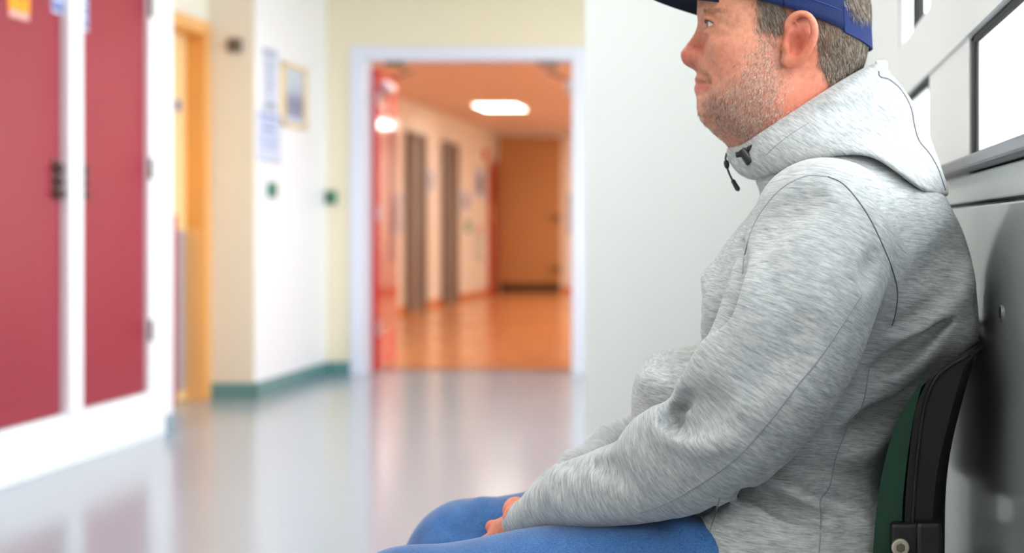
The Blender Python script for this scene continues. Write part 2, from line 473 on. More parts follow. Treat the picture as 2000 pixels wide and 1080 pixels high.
# cupboard ---------------------------------------------------------------
def dpt(px): return (-XL) * F_PX / (VPX - px)
cup = empty('built_in_cupboard', (XL, 5.4, 0), label='built-in wall cupboard with crimson doors in a white frame', cat='cupboard')
bounds = [(2.62, 3.24), (3.34, 3.96), (4.18, 4.80), (4.80 + 0.1, 5.42), (5.53, 6.15)]
bounds = [(3.55, 4.17), (4.80 - 0.02, dpt(130)), (dpt(157), dpt(293))]
ZP, ZQ = 0.22, 2.32
XF = XL - 0.022                 # face of the recessed doors
box('bottom_rail', (XL - 0.36, XL), (2.4, Y1 - 0.02), (0, ZP), M_WHITE, cup, bevel=0.004)
box('top_rail', (XL - 0.36, XL), (2.4, Y1 - 0.02), (ZQ, ZC), M_WHITE, cup, bevel=0.004)
st = [2.4] + [v for b in bounds for v in b] + [Y1 - 0.02]
for i in range(0, len(st), 2):
    proud = 0.014 if i == 4 else 0.0
    box('stile', (XL - 0.36, XL + proud), (st[i], st[i + 1]), (ZP, ZQ), M_WHITE, cup, bevel=0.004)
M_PRINT = mat('sign_white', rgb(200, 214, 240), rough=0.4)
for i, (a, b) in enumerate(bounds):
    d = box('cupboard_door', (XF - 0.02, XF), (a + 0.004, b - 0.004), (ZP + 0.004, ZQ - 0.004), M_RED, cup, bevel=0.002)
    hs = b - 0.045 if i == 1 else a + 0.045
    hz = 1.19
    # budget lock: plate, drum and a lifting finger
    bm = bmesh.new()
    bm_box(bm, (XF, XF + 0.006), (hs - 0.026, hs + 0.026), (hz - 0.08, hz + 0.08), 0.002)
    bm_cyl(bm, (XF, hs, hz + 0.045), (1, 0, 0), 0.022, 0.02, 0.03, 20, 0.003)
    bm_cyl(bm, (XF, hs, hz - 0.01), (1, 0, 0), 0.018, 0.016, 0.03, 20, 0.003)
    bm_box(bm, (XF + 0.004, XF + 0.035), (hs - 0.02, hs + 0.02), (hz - 0.075, hz - 0.045), 0.005)
    from_bm('latch', bm, M_DARK, d)
    hy = b + 0.004 if i != 1 else a - 0.004
    for z in (0.51, 1.27, 2.03):
        bm = bmesh.new(); bm_cyl(bm, (XL + 0.004, hy, z - 0.05), (0, 0, 1), 0.009, 0.009, 0.1, 12, 0.002)
        bm_box(bm, (XL - 0.002, XL + 0.003), (hy, hy + 0.022), (z - 0.05, z + 0.05), 0.001)
        from_bm('hinge', bm, M_DARK, d)
    def sticker(nm, y0, y1, z0, z1, m, lab):
        s = box(nm, (XF, XF + 0.0025), (y0, y1), (z0, z1), m, d, bevel=0.0008); s['label'] = lab
    if i == 1:
        y0, y1 = dpt(27), dpt(68)
        sticker('warning_sticker', y0, y1, 1.835, 2.02, M_ORANGE, 'orange warning sticker')
        sticker('sticker_edge', y0 + 0.004, y1 - 0.004, 1.805, 1.834, M_PINK, 'pale strip under the orange sticker')
        box('sticker_print', (XF + 0.002, XF + 0.0032), (y0 + 0.03, y1 - 0.03), (1.885, 1.899), M_SIGNINK, d, bevel=0.0003)
        box('sticker_print', (XF + 0.002, XF + 0.0032), (y0 + 0.02, y1 - 0.02), (1.955, 1.967), M_SIGNINK, d, bevel=0.0003)
    if i in (1, 2):
        y0, y1 = (dpt(113), dpt(113) + 0.088) if i == 1 else (dpt(157) + 0.008, dpt(157) + 0.096)
        zb = 1.885 if i == 1 else 1.845
        sticker('notice_sticker', y0, y1, zb, zb + 0.2, M_BLUE, 'blue notice sticker with white lettering')
        for zz, hh in ((0.03, 0.022), (0.065, 0.012), (0.09, 0.022), (0.125, 0.012), (0.15, 0.03)):
            box('sticker_print', (XF + 0.002, XF + 0.0032), (y0 + 0.012, y1 - 0.012), (zb + zz, zb + zz + hh), M_PRINT, d, bevel=0.0003)
        box('sticker_edge', (XF + 0.0001, XF + 0.002), (y0 - 0.006, y1 + 0.006), (zb - 0.012, zb + 0.21), M_PRINT, d, bevel=0.0003)

# things on the pier and the white return --------------------------------
box_ = empty('wall_sounder', (-3.13, Y2, 2.03), label='small taupe square box high on the cream pier', cat='sounder')
c = W(460, 89, Y2)
box('body', (c[0] - 0.042, c[0] + 0.042), (Y2 - 0.03, Y2), (c[2] - 0.042, c[2] + 0.042), M_BOX, box_, bevel=0.008)
for q in range(5):
    box('grille_slat', (c[0] - 0.03, c[0] + 0.03), (Y2 - 0.033, Y2 - 0.029), (c[2] - 0.03 + q * 0.013, c[2] - 0.024 + q * 0.013), M_DARK, box_, bevel=0.001)

def dpb(px): return (-XB) * F_PX / (VPX - px)
def zat(px, py): return CAM_Z - (py - VPY) / F_PX * dpb(px)
# upper and lower papers
up = empty('notice_sheet', (XB, dpb(526), 1.7), label='narrow pale notice sheet above the wider one beside picture frame', cat='notice')
ya, yb = dpb(512), dpb(541)
box('sheet', (XB, XB + 0.003), (ya, yb), (1.70, 2.07), M_PAPER, up, bevel=0.0008)
box('heading', (XB + 0.0025, XB + 0.004), (ya + 0.015, yb - 0.015), (2.03, 2.06), M_GREYPRINT, up, bevel=0.0003)
for q in range(6):
    box('text_line', (XB + 0.0025, XB + 0.004), (ya + 0.03, yb - 0.03 - 0.03 * (q % 3)), (1.98 - q * 0.035, 1.99 - q * 0.035), M_GREYPRINT, up, bevel=0.0003)
box('footer_bar', (XB + 0.0025, XB + 0.004), (ya + 0.02, yb - 0.02), (1.705, 1.745), M_GREYPRINT, up, bevel=0.0003)
lo_ = empty('notice_sheet', (XB, dpb(526), 1.38), label='wide pale notice sheet with blue print under the narrow one', cat='notice')
ya, yb = dpb(502), dpb(548)
box('sheet', (XB, XB + 0.003), (ya, yb), (1.385, 1.695), M_PAPER, lo_, bevel=0.0008)
for (z, hh, ind) in ((1.655, 0.018, 0.03), (1.625, 0.01, 0.06), (1.575, 0.022, 0.07), (1.53, 0.008, 0.03), (1.5, 0.008, 0.03), (1.47, 0.008, 0.05)):
    box('text_line', (XB + 0.0025, XB + 0.004), (ya + ind, yb - ind - 0.02), (z, z + hh), M_BLUEPRINT, lo_, bevel=0.0003)
box('footer_bar', (XB + 0.0025, XB + 0.004), (ya + 0.02, yb - 0.01), (1.386, 1.398), M_GREYPRINT, lo_, bevel=0.0003)
# framed picture
ya, yb = dpb(548), dpb(595)
z0, z1 = 1.625, 2.02
pf = empty('picture_frame', (XB, (ya + yb) / 2, z0), label='light wood picture frame with a hazy blue grey picture', cat='picture frame')
fw = 0.026
for (y0, y1, a, b) in ((ya, yb, z1 - fw, z1), (ya, yb, z0, z0 + fw), (ya, ya + fw * 1.6, z0, z1), (yb - fw * 1.6, yb, z0, z1)):
    box('frame_bar', (XB, XB + 0.02), (y0, y1), (a, b), mat('frame_wood', rgb(232, 202, 146), rough=0.4), pf, bevel=0.004)
box('mount', (XB + 0.002, XB + 0.008), (ya + 0.02, yb - 0.02), (z0 + 0.02, z1 - 0.02), M_PAPER, pf, bevel=0.001)
mp = mat('hazy_picture', rgb(150, 162, 190), rough=0.4)
nt = mp.node_tree; b_ = nt.nodes['Principled BSDF']
tc = nt.nodes.new('ShaderNodeTexCoord'); n_ = nt.nodes.new('ShaderNodeTexNoise'); n_.inputs['Scale'].default_value = 9
sx = nt.nodes.new('ShaderNodeSeparateXYZ'); ad = nt.nodes.new('ShaderNodeMath'); ad.operation = 'MULTIPLY_ADD'; ad.inputs[1].default_value = 0.25
mr = nt.nodes.new('ShaderNodeMapRange'); mr.inputs[1].default_value = 1.68; mr.inputs[2].default_value = 1.98
rp = nt.nodes.new('ShaderNodeValToRGB')
rp.color_ramp.elements[0].color = rgb(186, 192, 212); rp.color_ramp.elements[1].color = rgb(196, 212, 228)
for p_, c_ in ((0.25, rgb(136, 140, 172)), (0.5, rgb(124, 132, 168)), (0.72, rgb(182, 196, 216))):
    e_ = rp.color_ramp.elements.new(p_); e_.color = c_
nt.links.new(tc.outputs['Object'], n_.inputs['Vector']); nt.links.new(tc.outputs['Object'], sx.inputs[0])
nt.links.new(sx.outputs['Z'], mr.inputs[0]); nt.links.new(n_.outputs['Fac'], ad.inputs[0]); nt.links.new(mr.outputs[0], ad.inputs[2])
nt.links.new(ad.outputs[0], rp.inputs[0]); nt.links.new(rp.outputs[0], b_.inputs['Base Color'])
box('picture', (XB + 0.004, XB + 0.0095), (ya + 0.05, yb - 0.05), (z0 + 0.06, z1 - 0.03), mp, pf, bevel=0.0005)
# green release buttons
def button(loc, axis, label):
    e = empty('release_button', loc, label=label, cat='button')
    x, y, z = loc
    if axis == 'x':
        box('back_box', (x, x + 0.03), (y - 0.045, y + 0.045), (z - 0.045, z + 0.045), M_GREEN, e, bevel=0.006)
        box('push_plate', (x + 0.028, x + 0.036), (y - 0.02, y + 0.02), (z - 0.02, z + 0.02), M_DARK, e, bevel=0.003)
    else:
        box('back_box', (x - 0.045, x + 0.045), (y - 0.03, y), (z - 0.045, z + 0.045), M_GREEN, e, bevel=0.006)
        box('push_plate', (x - 0.02, x + 0.02), (y - 0.036, y - 0.028), (z - 0.02, z + 0.02), M_DARK, e, bevel=0.003)
button((XB, dpb(527), zat(527, 371)), 'x', 'small green release button below the notice sheets')
c = W(645, 386, YD)
button((c[0], YD, c[2]), 'y', 'small green release button beside the white door frame')

# =================================================================== CORRIDOR BEYOND
CXL, CXR, CYE, CZ = -4.35, -0.6, 20.9, 2.55
quad_slab('floor_corridor', (CXL - 0.3, CXR + 0.1), (YT, CYE + 0.2), (-0.08, 0.0), M_CFLOOR, **S)
cc = quad_slab('ceiling_corridor', (CXL - 0.3, CXR + 0.1), (YD + 0.16, CYE + 0.2), (CZ + 0.02, CZ + 0.1), M_GRID, **S)
quad_slab('wall_corridor_left', (CXL - 0.14, CXL), (YD + 0.2, CYE), (0, CZ + 0.1), M_PAINT, **S)
quad_slab('wall_corridor_right', (CXR, CXR + 0.1), (YD + 0.16, CYE), (0, CZ + 0.1), M_PAINT, **S)
quad_slab('wall_corridor_end', (CXL - 0.14, CXR + 0.1), (CYE, CYE + 0.12), (0, CZ + 0.1), M_PAINT, **S)
quad_slab('wall_corridor_near', (CXL - 0.14, XB - 0.0), (YD + 0.16, YD + 0.2), (0, CZ + 0.1), M_PAINT, **S)
# ceiling tiles, one mesh shared
tx0, ty0, tp = CXL + 0.02, YD + 0.25, 0.6
tile_me = None
lamps = {(1, 2), (2, 2), (1, 12), (1, 13), (3, 6)}
LAMP_Y = [(10.2, -2.6), (13.2, -1.3), (16.4, -1.3), (19.4, -1.3), (16.45, -3.36)]  # all but the last are unseen lamps added to brighten the corridor
nx, ny = 6, 19
for ix in range(nx):
    for iy in range(ny):
        cx, cy = tx0 + tp * (ix + 0.5), ty0 + tp * (iy + 0.5)
        if any(abs(cx - lx) < 0.5 and abs(cy - ly) < 0.72 for ly, lx in LAMP_Y):
            pass
        if tile_me is None:
            bm = bmesh.new(); bm_box(bm, (-0.294, 0.294), (-0.294, 0.294), (-0.012, 0.02), 0.004, 1)
            o = from_bm('ceiling_tile', bm, M_TILE, None); tile_me = o.data
        else:
            o = bpy.data.objects.new('ceiling_tile', tile_me); col.objects.link(o)
        o.parent = cc
        o.location = (cx, cy, CZ + 0.01)
# lamps
def ceiling_lamp(name, x, y, z, sx_, sy_, colr, strength, label, group=None):
    e = empty(name, (x, y, z), label=label, cat='ceiling light')
    if group: e['group'] = group
    bm = bmesh.new()
    bm_box(bm, (x - sx_ / 2, x + sx_ / 2), (y - sy_ / 2, y + sy_ / 2), (z - 0.02, z), 0.006)
    from_bm('housing', bm, M_WHITE, e)
    md = mat('lamp_diffuser_%s' % name, (1, 1, 1, 1), rough=0.6, emit=colr, emit_strength=strength)
    bm = bmesh.new()
    bm_box(bm, (x - sx_ / 2 + 0.02, x + sx_ / 2 - 0.02), (y - sy_ / 2 + 0.02, y + sy_ / 2 - 0.02), (z - 0.032, z - 0.018), 0.005)
    from_bm('diffuser', bm, md, e)
    return e
for i, (ly, lx) in enumerate(LAMP_Y):
    ceiling_lamp('corridor_light' if lx < -3 else 'added_corridor_light', lx, ly, CZ - 0.004, 0.56 if lx < -3 else 0.62, 0.75 if lx < -3 else 1.1, (1.0, 0.91, 0.80, 1), CORR_LAMP * (0.3 if lx < -3 else 0.75),
                 'warm glowing rectangular ceiling light between the grey doors and the brown end door' if lx < -3 else 'added unseen warm ceiling light brightening the corridor', None if lx < -3 else 'added corridor lights')
for ly in (-1.2, 2.6, 6.0):  # unseen ceiling lamps added to brighten the hall
    ceiling_lamp('added_hall_light', -1.5, ly, ZC - 0.004, 0.6, 1.5, (1.0, 0.95, 0.88, 1), HALL_FILL,
                 'added unseen white ceiling light brightening the grey floored hall', 'added hall ceiling lights')

# left corridor wall: lift doors, skirting, small things
def dpc(px): return (-CXL) * F_PX / (VPX - px)
def zc(px, py): return CAM_Z - (py - VPY) / F_PX * dpc(px)
prev = YD + 0.2
for i, (pa, pb) in enumerate(((790, 824), (861, 887))):
    y0, y1 = dpc(pa), dpc(pb)
    e = empty('lift_door', (CXL, (y0 + y1) / 2, 0), label='%s grey flush door in the corridor wall' % ('wider' if i == 0 else 'narrower'), cat='door')
    box('door_panel', (CXL + 0.014, CXL + 0.04), (y0 + 0.03, y1 - 0.03), (0, 2.12), M_GREYDOOR, e, bevel=0.003)
    for (a, b) in ((y0, y0 + 0.05), (y1 - 0.05, y1)):
        box('door_jamb', (CXL + 0.012, CXL + 0.07), (a, b), (0, 2.17), M_GREYDOOR, e, bevel=0.004)
    box('door_head', (CXL + 0.012, CXL + 0.07), (y0, y1), (2.12, 2.17), M_GREYDOOR, e, bevel=0.004)
    box('baseboard_corridor_%d' % (i + 1), (CXL, CXL + 0.015), (prev, y0), (0, 0.08), M_ORSKIRT, bevel=0.003, **S)
    prev = y1
box('baseboard_corridor_3', (CXL, CXL + 0.015), (prev, dpc(952)), (0, 0.08), M_ORSKIRT, bevel=0.003, **S)
# red door at the end of the left wall
y0, y1 = dpc(953), CYE - 0.03
e = empty('red_cross_door', (CXL, y0, 0), label='rust red door at the far end of the corridor wall', cat='door')
box('door_panel', (CXL + 0.005, CXL + 0.04), (y0, y1), (0, 2.06), mat('rust_red_door', rgb(188, 74, 56), rough=0.3), e, bevel=0.003)
box('vision_panel', (CXL + 0.038, CXL + 0.045), (y0 + 0.2, y1 - 0.4), (1.3, 1.9), mat('dark_brown_glass', rgb(70, 30, 28), rough=0.1), e, bevel=0.002)
box('push_plate', (CXL + 0.038, CXL + 0.048), (y0 + 0.1, y0 + 0.25), (1.08, 1.4), mat('brass_plate', rgb(220, 170, 60), rough=0.3, metallic=0.5), e, bevel=0.002)
# alarm bell, posters, green point, extinguisher
c = (CXL, dpc(946), zc(946, 302))
e = empty('alarm_bell', c, label='small red alarm bell above the framed sheet in the corridor', cat='bell')
bm = bmesh.new(); bm_cyl(bm, c, (1, 0, 0), 0.09, 0.05, 0.06, 24, 0.01); from_bm('bell_dome', bm, mat('bell_red', rgb(214, 70, 62), rough=0.3), e)
box('bell_base', (c[0], c[0] + 0.02), (c[1] - 0.06, c[1] + 0.06), (c[2] - 0.06, c[2] + 0.06), M_BOX, e, bevel=0.004)
def sheet(pa, pb, pt, pbm, m, label, rim=None):
    y0, y1 = dpc(pa), dpc(pb)
    zt, zb = zc(pa, pt), zc(pa, pbm)
    e = empty('wall_sheet', (CXL, (y0 + y1) / 2, zb), label=label, cat='notice')
    box('backing', (CXL, CXL + 0.01), (y0, y1), (zb, zt), rim or M_PAPER, e, bevel=0.002)
    box('print', (CXL + 0.009, CXL + 0.013), (y0 + (y1 - y0) * 0.25, y1 - (y1 - y0) * 0.2), (zb + (zt - zb) * 0.15, zt - (zt - zb) * 0.25), m, e, bevel=0.001)
sheet(926, 946, 325, 386, mat('blue_grey_print', rgb(96, 116, 140), rough=0.3), 'framed blue grey sheet beside the rust red door')
sheet(900, 917, 372, 412, M_GREYPRINT, 'pale sheet on the corridor wall above the green point')
sheet(836, 846, 330, 372, M_GREYPRINT, 'pale sheet between the two grey corridor doors')
c = (CXL, dpc(912), zc(912, 442))
e = empty('call_point', c, label='small bright green call point on the white corridor wall', cat='call point')
box('back_box', (CXL, CXL + 0.05), (c[1] - 0.07, c[1] + 0.07), (c[2] - 0.09, c[2] + 0.09), mat('call_green', rgb(70, 170, 110), rough=0.4), e, bevel=0.008)
box('face_plate', (CXL + 0.048, CXL + 0.056), (c[1] - 0.04, c[1] + 0.04), (c[2] - 0.05, c[2] + 0.03), M_PAPER, e, bevel=0.003)
c = (CXL + 0.05, dpc(930), zc(930, 510))
e = empty('extinguisher', (c[0], c[1], 0.55), label='slim pale extinguisher with a red top on the corridor wall', cat='extinguisher')
bm = bmesh.new(); bm_cyl(bm, (c[0], c[1], 0.55), (0, 0, 1), 0.045, 0.045, 0.42, 20, 0.012); from_bm('cylinder_body', bm, mat('pale_enamel', rgb(214, 220, 208), rough=0.3), e)
bm = bmesh.new(); bm_cyl(bm, (c[0], c[1], 0.97), (0, 0, 1), 0.03, 0.02, 0.08, 16, 0.006); from_bm('valve', bm, mat('valve_red', rgb(210, 90, 80), rough=0.4), e)
# end wall: brown door with dark kick plate and two handles
x0, x1 = W(976, 0, CYE)[0], W(1096, 0, CYE)[0]
e = empty('brown_door', ((x0 + x1) / 2, CYE, 0), label='plain brown door closing the end of the corridor', cat='door')
box('door_panel', (x0, x1), (CYE - 0.05, CYE - 0.002), (0.0, 2.46), M_BROWN, e, bevel=0.004)
box('kick_plate', (x0 + 0.02, x1 - 0.01), (CYE - 0.056, CYE - 0.048), (0.01, 0.14), mat('dark_kick', rgb(64, 46, 30), rough=0.4), e, bevel=0.002)
for py in (426, 526):
    c = W(1088, py, CYE - 0.05)
    bm = bmesh.new(); bm_cyl(bm, (c[0], CYE - 0.05, c[2]), (0, -1, 0), 0.05, 0.05, 0.02, 20, 0.004)
    bm_cyl(bm, (c[0], CYE - 0.06, c[2]), (0, -1, 0), 0.02, 0.02, 0.05, 14)
    bm_box(bm, (c[0] - 0.12, c[0] + 0.02), (CYE - 0.125, CYE - 0.105), (c[2] - 0.014, c[2] + 0.014), 0.006)
    from_bm('handle', bm, M_DARK, e)
box('baseboard_corridor_4', (x1 + 0.002, CXR), (CYE - 0.015, CYE), (0, 0.08), M_ORSKIRT, bevel=0.003, **S)

# =================================================================== CHAIR
M_GREENPAD = mat('dark_green_vinyl', rgb(18, 62, 46), rough=0.38, var=0.05, var_scale=12, bump=0.05, bump_scale=300)
M_SHELL = mat('black_shell', rgb(15, 14, 15), rough=0.5, bump=0.12, bump_scale=500)
YM = 1.6                                            # the sitter's middle plane
ch = empty('waiting_chair', (0.0, YM, 0), label='dark green and black waiting room chair under the seated person', cat='chair')
def extrude_profile(name, prof, y0, y1, m, parent, bulge=0.0, ny=11, rnd=0.012, **kw):
    """closed XZ outline swept along y, curving back by bulge at the middle, ends rounded"""
    P = np.asarray(prof, float); n = len(P); c = P.mean(0)
    verts, faces = [], []
    st = [(0, 0.9), (0.02, 1.0)] + [(t, 1.0) for t in np.linspace(0.08, 0.92, ny)] + [(0.98, 1.0), (1.0, 0.9)]
    for (t, s) in st:
        y = y0 + (y1 - y0) * t
        dx = bulge * (1 - (2 * t - 1) ** 2)
        for p in P:
            q = c + (p - c) * (1 - (1 - s) * 0.25)
            verts.append((q[0] + dx, y, q[1]))
    for i in range(len(st) - 1):
        for j in range(n):
            j2 = (j + 1) % n
            faces.append((i * n + j, i * n + j2, (i + 1) * n + j2, (i + 1) * n + j))
    faces.append(tuple(range(n - 1, -1, -1))); faces.append(tuple((len(st) - 1) * n + j for j in range(n)))
    o = mesh(name, verts, faces, m, parent, **kw)
    bm = bmesh.new(); bm.from_mesh(o.data); bmesh.ops.recalc_face_normals(bm, faces=bm.faces); bm.to_mesh(o.data); bm.free()
    return o
DC = 1.385
def XZ(px, py, d=DC):
    p = W(px, py, d); return (p[0], p[2])
gf = catmull([XZ(1792, 752), XZ(1762, 800), XZ(1738, 860), XZ(1718, 945), XZ(1707, 1040), XZ(1704, 1110), XZ(1710, 1200)], 20)
gb = catmull([XZ(1800, 752), XZ(1784, 820), XZ(1772, 900), XZ(1763, 990), XZ(1761, 1110), XZ(1765, 1200)], 16)[::-1]
extrude_profile('back_pad', np.vstack([gf, gb]), DC, 2 * YM - DC, M_GREENPAD, ch, bulge=0.045)
sf = catmull([XZ(1893, 685), XZ(1866, 697), XZ(1838, 718), XZ(1808, 745), XZ(1786, 800), XZ(1774, 890), XZ(1765, 1000), XZ(1763, 1180)], 24)
sb = catmull([XZ(1902, 690), XZ(1884, 712), XZ(1872, 750), XZ(1850, 830), XZ(1830, 920), XZ(1820, 1020), XZ(1818, 1180)], 22)[::-1]
sh = extrude_profile('back_shell', np.vstack([sf, sb]), DC - 0.004, 2 * YM - DC + 0.004, M_SHELL, ch, bulge=0.038)
# piping rib along the near and far edge of the shell
for ye in (DC - 0.005, 2 * YM - DC + 0.005):
    pr = catmull([XZ(1893, 692), XZ(1850, 716), XZ(1822, 745), XZ(1803, 800), XZ(1791, 890), XZ(1783, 1000), XZ(1781, 1100)], 26)
    tube('edge_piping', [(p[0], ye, p[1]) for p in pr], 0.0022, M_SHELL, ch, ns=8)
# hinge bracket with bolt on each side
for sgn, ye in ((-1, DC - 0.012), (1, 2 * YM - DC + 0.012)):
    a, b = XZ(1738, 1018), XZ(1790, 1130)
    br = box('hinge_bracket', (a[0], b[0] + 0.002), (ye, ye - sgn * 0.03), (b[1], a[1]), M_BLACK, ch, bevel=0.004)
    a2, b2 = XZ(1786, 1014), XZ(1838, 1150)
    box('bracket_block', (a2[0], b2[0]), (ye - sgn * -0.004, ye - sgn * 0.05), (b2[1], a2[1]), M_BLACK, ch, bevel=0.005)
    c = XZ(1756, 1063)
    bm = bmesh.new(); bm_cyl(bm, (c[0], ye, c[1]), (0, sgn, 0), 0.0098, 0.0092, 0.004, 28, 0.0012)
    bolt = from_bm('bolt', bm, mat('bolt_metal', rgb(206, 200, 182), rough=0.3, metallic=0.8), br); bolt['label'] = 'pale metal bolt head'
    bm = bmesh.new(); bm_cyl(bm, (c[0], ye + sgn * 0.0035, c[1]), (0, sgn, 0), 0.0052, 0.0045, 0.003, 6, 0.0008)
    from_bm('bolt_socket', bm, mat('bolt_dark', rgb(120, 114, 100), rough=0.4, metallic=0.8), br)
# seat pad, seat pan, legs, feet (below the picture)
sp = [(0.14, 0.455), (0.05, 0.447), (-0.1, 0.447), (-0.24, 0.452), (-0.3, 0.44), (-0.315, 0.415), (-0.29, 0.4), (0.0, 0.4), (0.13, 0.405)]
extrude_profile('seat_pad', catmull(sp + [sp[0]], 40)[:-1], DC, 2 * YM - DC, M_GREENPAD, ch)
box('seat_pan', (-0.28, 0.16), (DC + 0.01, 2 * YM - DC - 0.01), (0.378, 0.402), M_SHELL, ch, bevel=0.006)
for ye in (DC - 0.008, 2 * YM - DC + 0.008):
    box('side_arm', (0.1, 0.15), (ye - 0.014, ye + 0.014), (0.37, XZ(0, 1100)[1]), M_BLACK, ch, bevel=0.004)
box('support_beam', (-0.05, 0.03), (DC - 0.05, 2 * YM - DC + 0.05), (0.31, 0.378), M_BLACK, ch, bevel=0.006)
for ye in (DC + 0.06, 2 * YM - DC - 0.06):
    box('leg', (-0.035, 0.015), (ye - 0.02, ye + 0.02), (0.03, 0.31), M_BLACK, ch, bevel=0.004)
    box('foot_bar', (-0.22, 0.2), (ye - 0.025, ye + 0.025), (0.0, 0.032), M_BLACK, ch, bevel=0.008)

# chair added beyond the person, unseen but for its dark reflection in the casing
def copy_tree(o, dy, parent=None):
    c = o.copy(); col.objects.link(c)
    if parent is None:
        c.location = (o.location[0], o.location[1] + dy, o.location[2])
    else:
        c.parent = parent; c.matrix_parent_inverse = o.matrix_parent_inverse
    for k_ in list(o.children): copy_tree(k_, dy, c)
    return c
ch2 = copy_tree(ch, 0.58)
ch2['label'] = 'added empty green and black chair, unseen, darkening the casing reflection'
ch['group'] = ch2['group'] = 'row of waiting chairs'

# =================================================================== IMPLICIT SCULPTING TOOLS
class Field:
    """distance field on a regular grid; surface extracted with naive surface nets"""
    def __init__(s, lo, hi, h):
        s.h = h; s.lo = np.array(lo, np.float64)
        n = np.ceil((np.array(hi) - s.lo) / h).astype(int) + 1
        s.n = n
        s.ax = [(s.lo[i] + h * np.arange(n[i])).astype(np.float32) for i in range(3)]
        s.F = np.full(tuple(n), 0.5, np.float32)
    def sl(s, lo, hi):
        out = []
        for i in range(3):
            a = int(np.clip(np.floor((lo[i] - s.lo[i]) / s.h), 0, s.n[i])); b = int(np.clip(np.ceil((hi[i] - s.lo[i]) / s.h) + 1, 0, s.n[i]))
            out.append(slice(a, b))
        return tuple(out)
    def xyz(s, sl):
        return (s.ax[0][sl[0]][:, None, None], s.ax[1][sl[1]][None, :, None], s.ax[2][sl[2]][None, None, :])
    def put(s, sl, d, k, mode):
        F = s.F[sl]
        if mode == 'add':
            if k > 0:
                h = np.maximum(k - np.abs(F - d), 0) / k
                s.F[sl] = np.minimum(F, d) - h * h * k * 0.25
            else: s.F[sl] = np.minimum(F, d)
        else:
            nd = -d
            if k > 0:
                h = np.maximum(k - np.abs(F - nd), 0) / k
                s.F[sl] = np.maximum(F, nd) + h * h * k * 0.25
            else: s.F[sl] = np.maximum(F, nd)
    def tube(s, pts, r, k=0.01, mode='add', sy=1.0):
        P = np.asarray(pts, float); r = np.broadcast_to(np.asarray(r, float), (len(P),))
        m = r.max() * max(1, 1 / sy) + k + 0.012
        sl = s.sl(P.min(0) - m, P.max(0) + m)
        x, y, z = s.xyz(sl)
        if x.size == 0 or y.size == 0 or z.size == 0: return
        D = None
        for a, b, ra, rb in zip(P[:-1], P[1:], r[:-1], r[1:]):
            ab = (b - a).astype(np.float32); L2 = float(ab @ ab) + 1e-12
            px, py, pz = x - np.float32(a[0]), y - np.float32(a[1]), z - np.float32(a[2])
            t = np.clip((px * ab[0] + py * ab[1] + pz * ab[2]) / np.float32(L2), 0, 1)
            d = np.sqrt((px - t * ab[0]) ** 2 + ((py - t * ab[1]) * np.float32(sy)) ** 2 + (pz - t * ab[2]) ** 2) - (np.float32(ra) + t * np.float32(rb - ra))
            D = d if D is None else np.minimum(D, d)
        s.put(sl, D, k, mode)
    def ell(s, c, r, k=0.01, mode='add', rot=None):
        c = np.asarray(c, float); r = np.asarray(r, float)
        m = r.max() + k + 0.012
        sl = s.sl(c - m, c + m)
        x, y, z = s.xyz(sl)
        if x.size == 0 or y.size == 0 or z.size == 0: return
        x, y, z = x - np.float32(c[0]), y - np.float32(c[1]), z - np.float32(c[2])
        if rot is not None:
            R = np.array(rot, np.float32)
            x, y, z = (R[0, 0] * x + R[0, 1] * y + R[0, 2] * z, R[1, 0] * x + R[1, 1] * y + R[1, 2] * z, R[2, 0] * x + R[2, 1] * y + R[2, 2] * z)
        rx, ry, rz = (np.float32(v) for v in r)
        k0 = np.sqrt((x / rx) ** 2 + (y / ry) ** 2 + (z / rz) ** 2)
        k1 = np.sqrt((x / rx ** 2) ** 2 + (y / ry ** 2) ** 2 + (z / rz ** 2) ** 2) + 1e-9
        s.put(sl, k0 * (k0 - 1) / k1, k, mode)
    def loft(s, zs, xf, xb, hw, yc, n=2.3, k=0.0):
        """vertical stack of superellipses between front xf(z) and back xb(z)"""
        sl = s.sl((min(xf) - .05, yc - max(hw) - .05, min(zs) - .05), (max(xb) + .05, yc + max(hw) + .05, max(zs) + .05))
        x, y, z = s.xyz(sl)
        zz = z.ravel()
        o = np.argsort(zs)
        I = lambda v: smooth_interp(zz, np.asarray(zs)[o], np.asarray(v, float)[o]).astype(np.float32)[None, None, :]
        f, b, w = I(xf), I(xb), I(hw)
        a = (b - f) / 2; c = (b + f) / 2
        q = ((np.abs(x - c) / a) ** n + (np.abs(y - np.float32(yc)) / w) ** n) ** np.float32(1 / n)
        d = (q - 1) * np.minimum(a, w)
        zmin, zmax = min(zs), max(zs)
        d = np.maximum(d, np.maximum(np.float32(zmin) - z, z - np.float32(zmax)))
        s.put(sl, d, k, 'add')
    def noise(s, amp, freq, seed=0, nw=14):
        r = np.random.default_rng(seed)
        x, y, z = s.xyz((slice(None),) * 3)
        N = np.zeros_like(s.F)
        for i in range(nw):
            d = r.normal(size=3); d /= np.linalg.norm(d); f = freq * r.uniform(0.6, 1.6) * 2 * math.pi
            N += np.sin((x * np.float32(d[0] * f) + y * np.float32(d[1] * f) + z * np.float32(d[2] * f)) + np.float32(r.uniform(0, 6.28)))
        s.F += N * np.float32(amp / math.sqrt(nw))
    def blur(s, it=1):
        F = s.F
        for _ in range(it):
            for a in range(3):
                G = F.copy()
                s1 = [slice(None)] * 3; s2 = [slice(None)] * 3; s0 = [slice(None)] * 3
                s1[a] = slice(1, -1); s0[a] = slice(0, -2); s2[a] = slice(2, None)
                G[tuple(s1)] = 0.5 * F[tuple(s1)] + 0.25 * (F[tuple(s0)] + F[tuple(s2)])
                F = G
        s.F = F
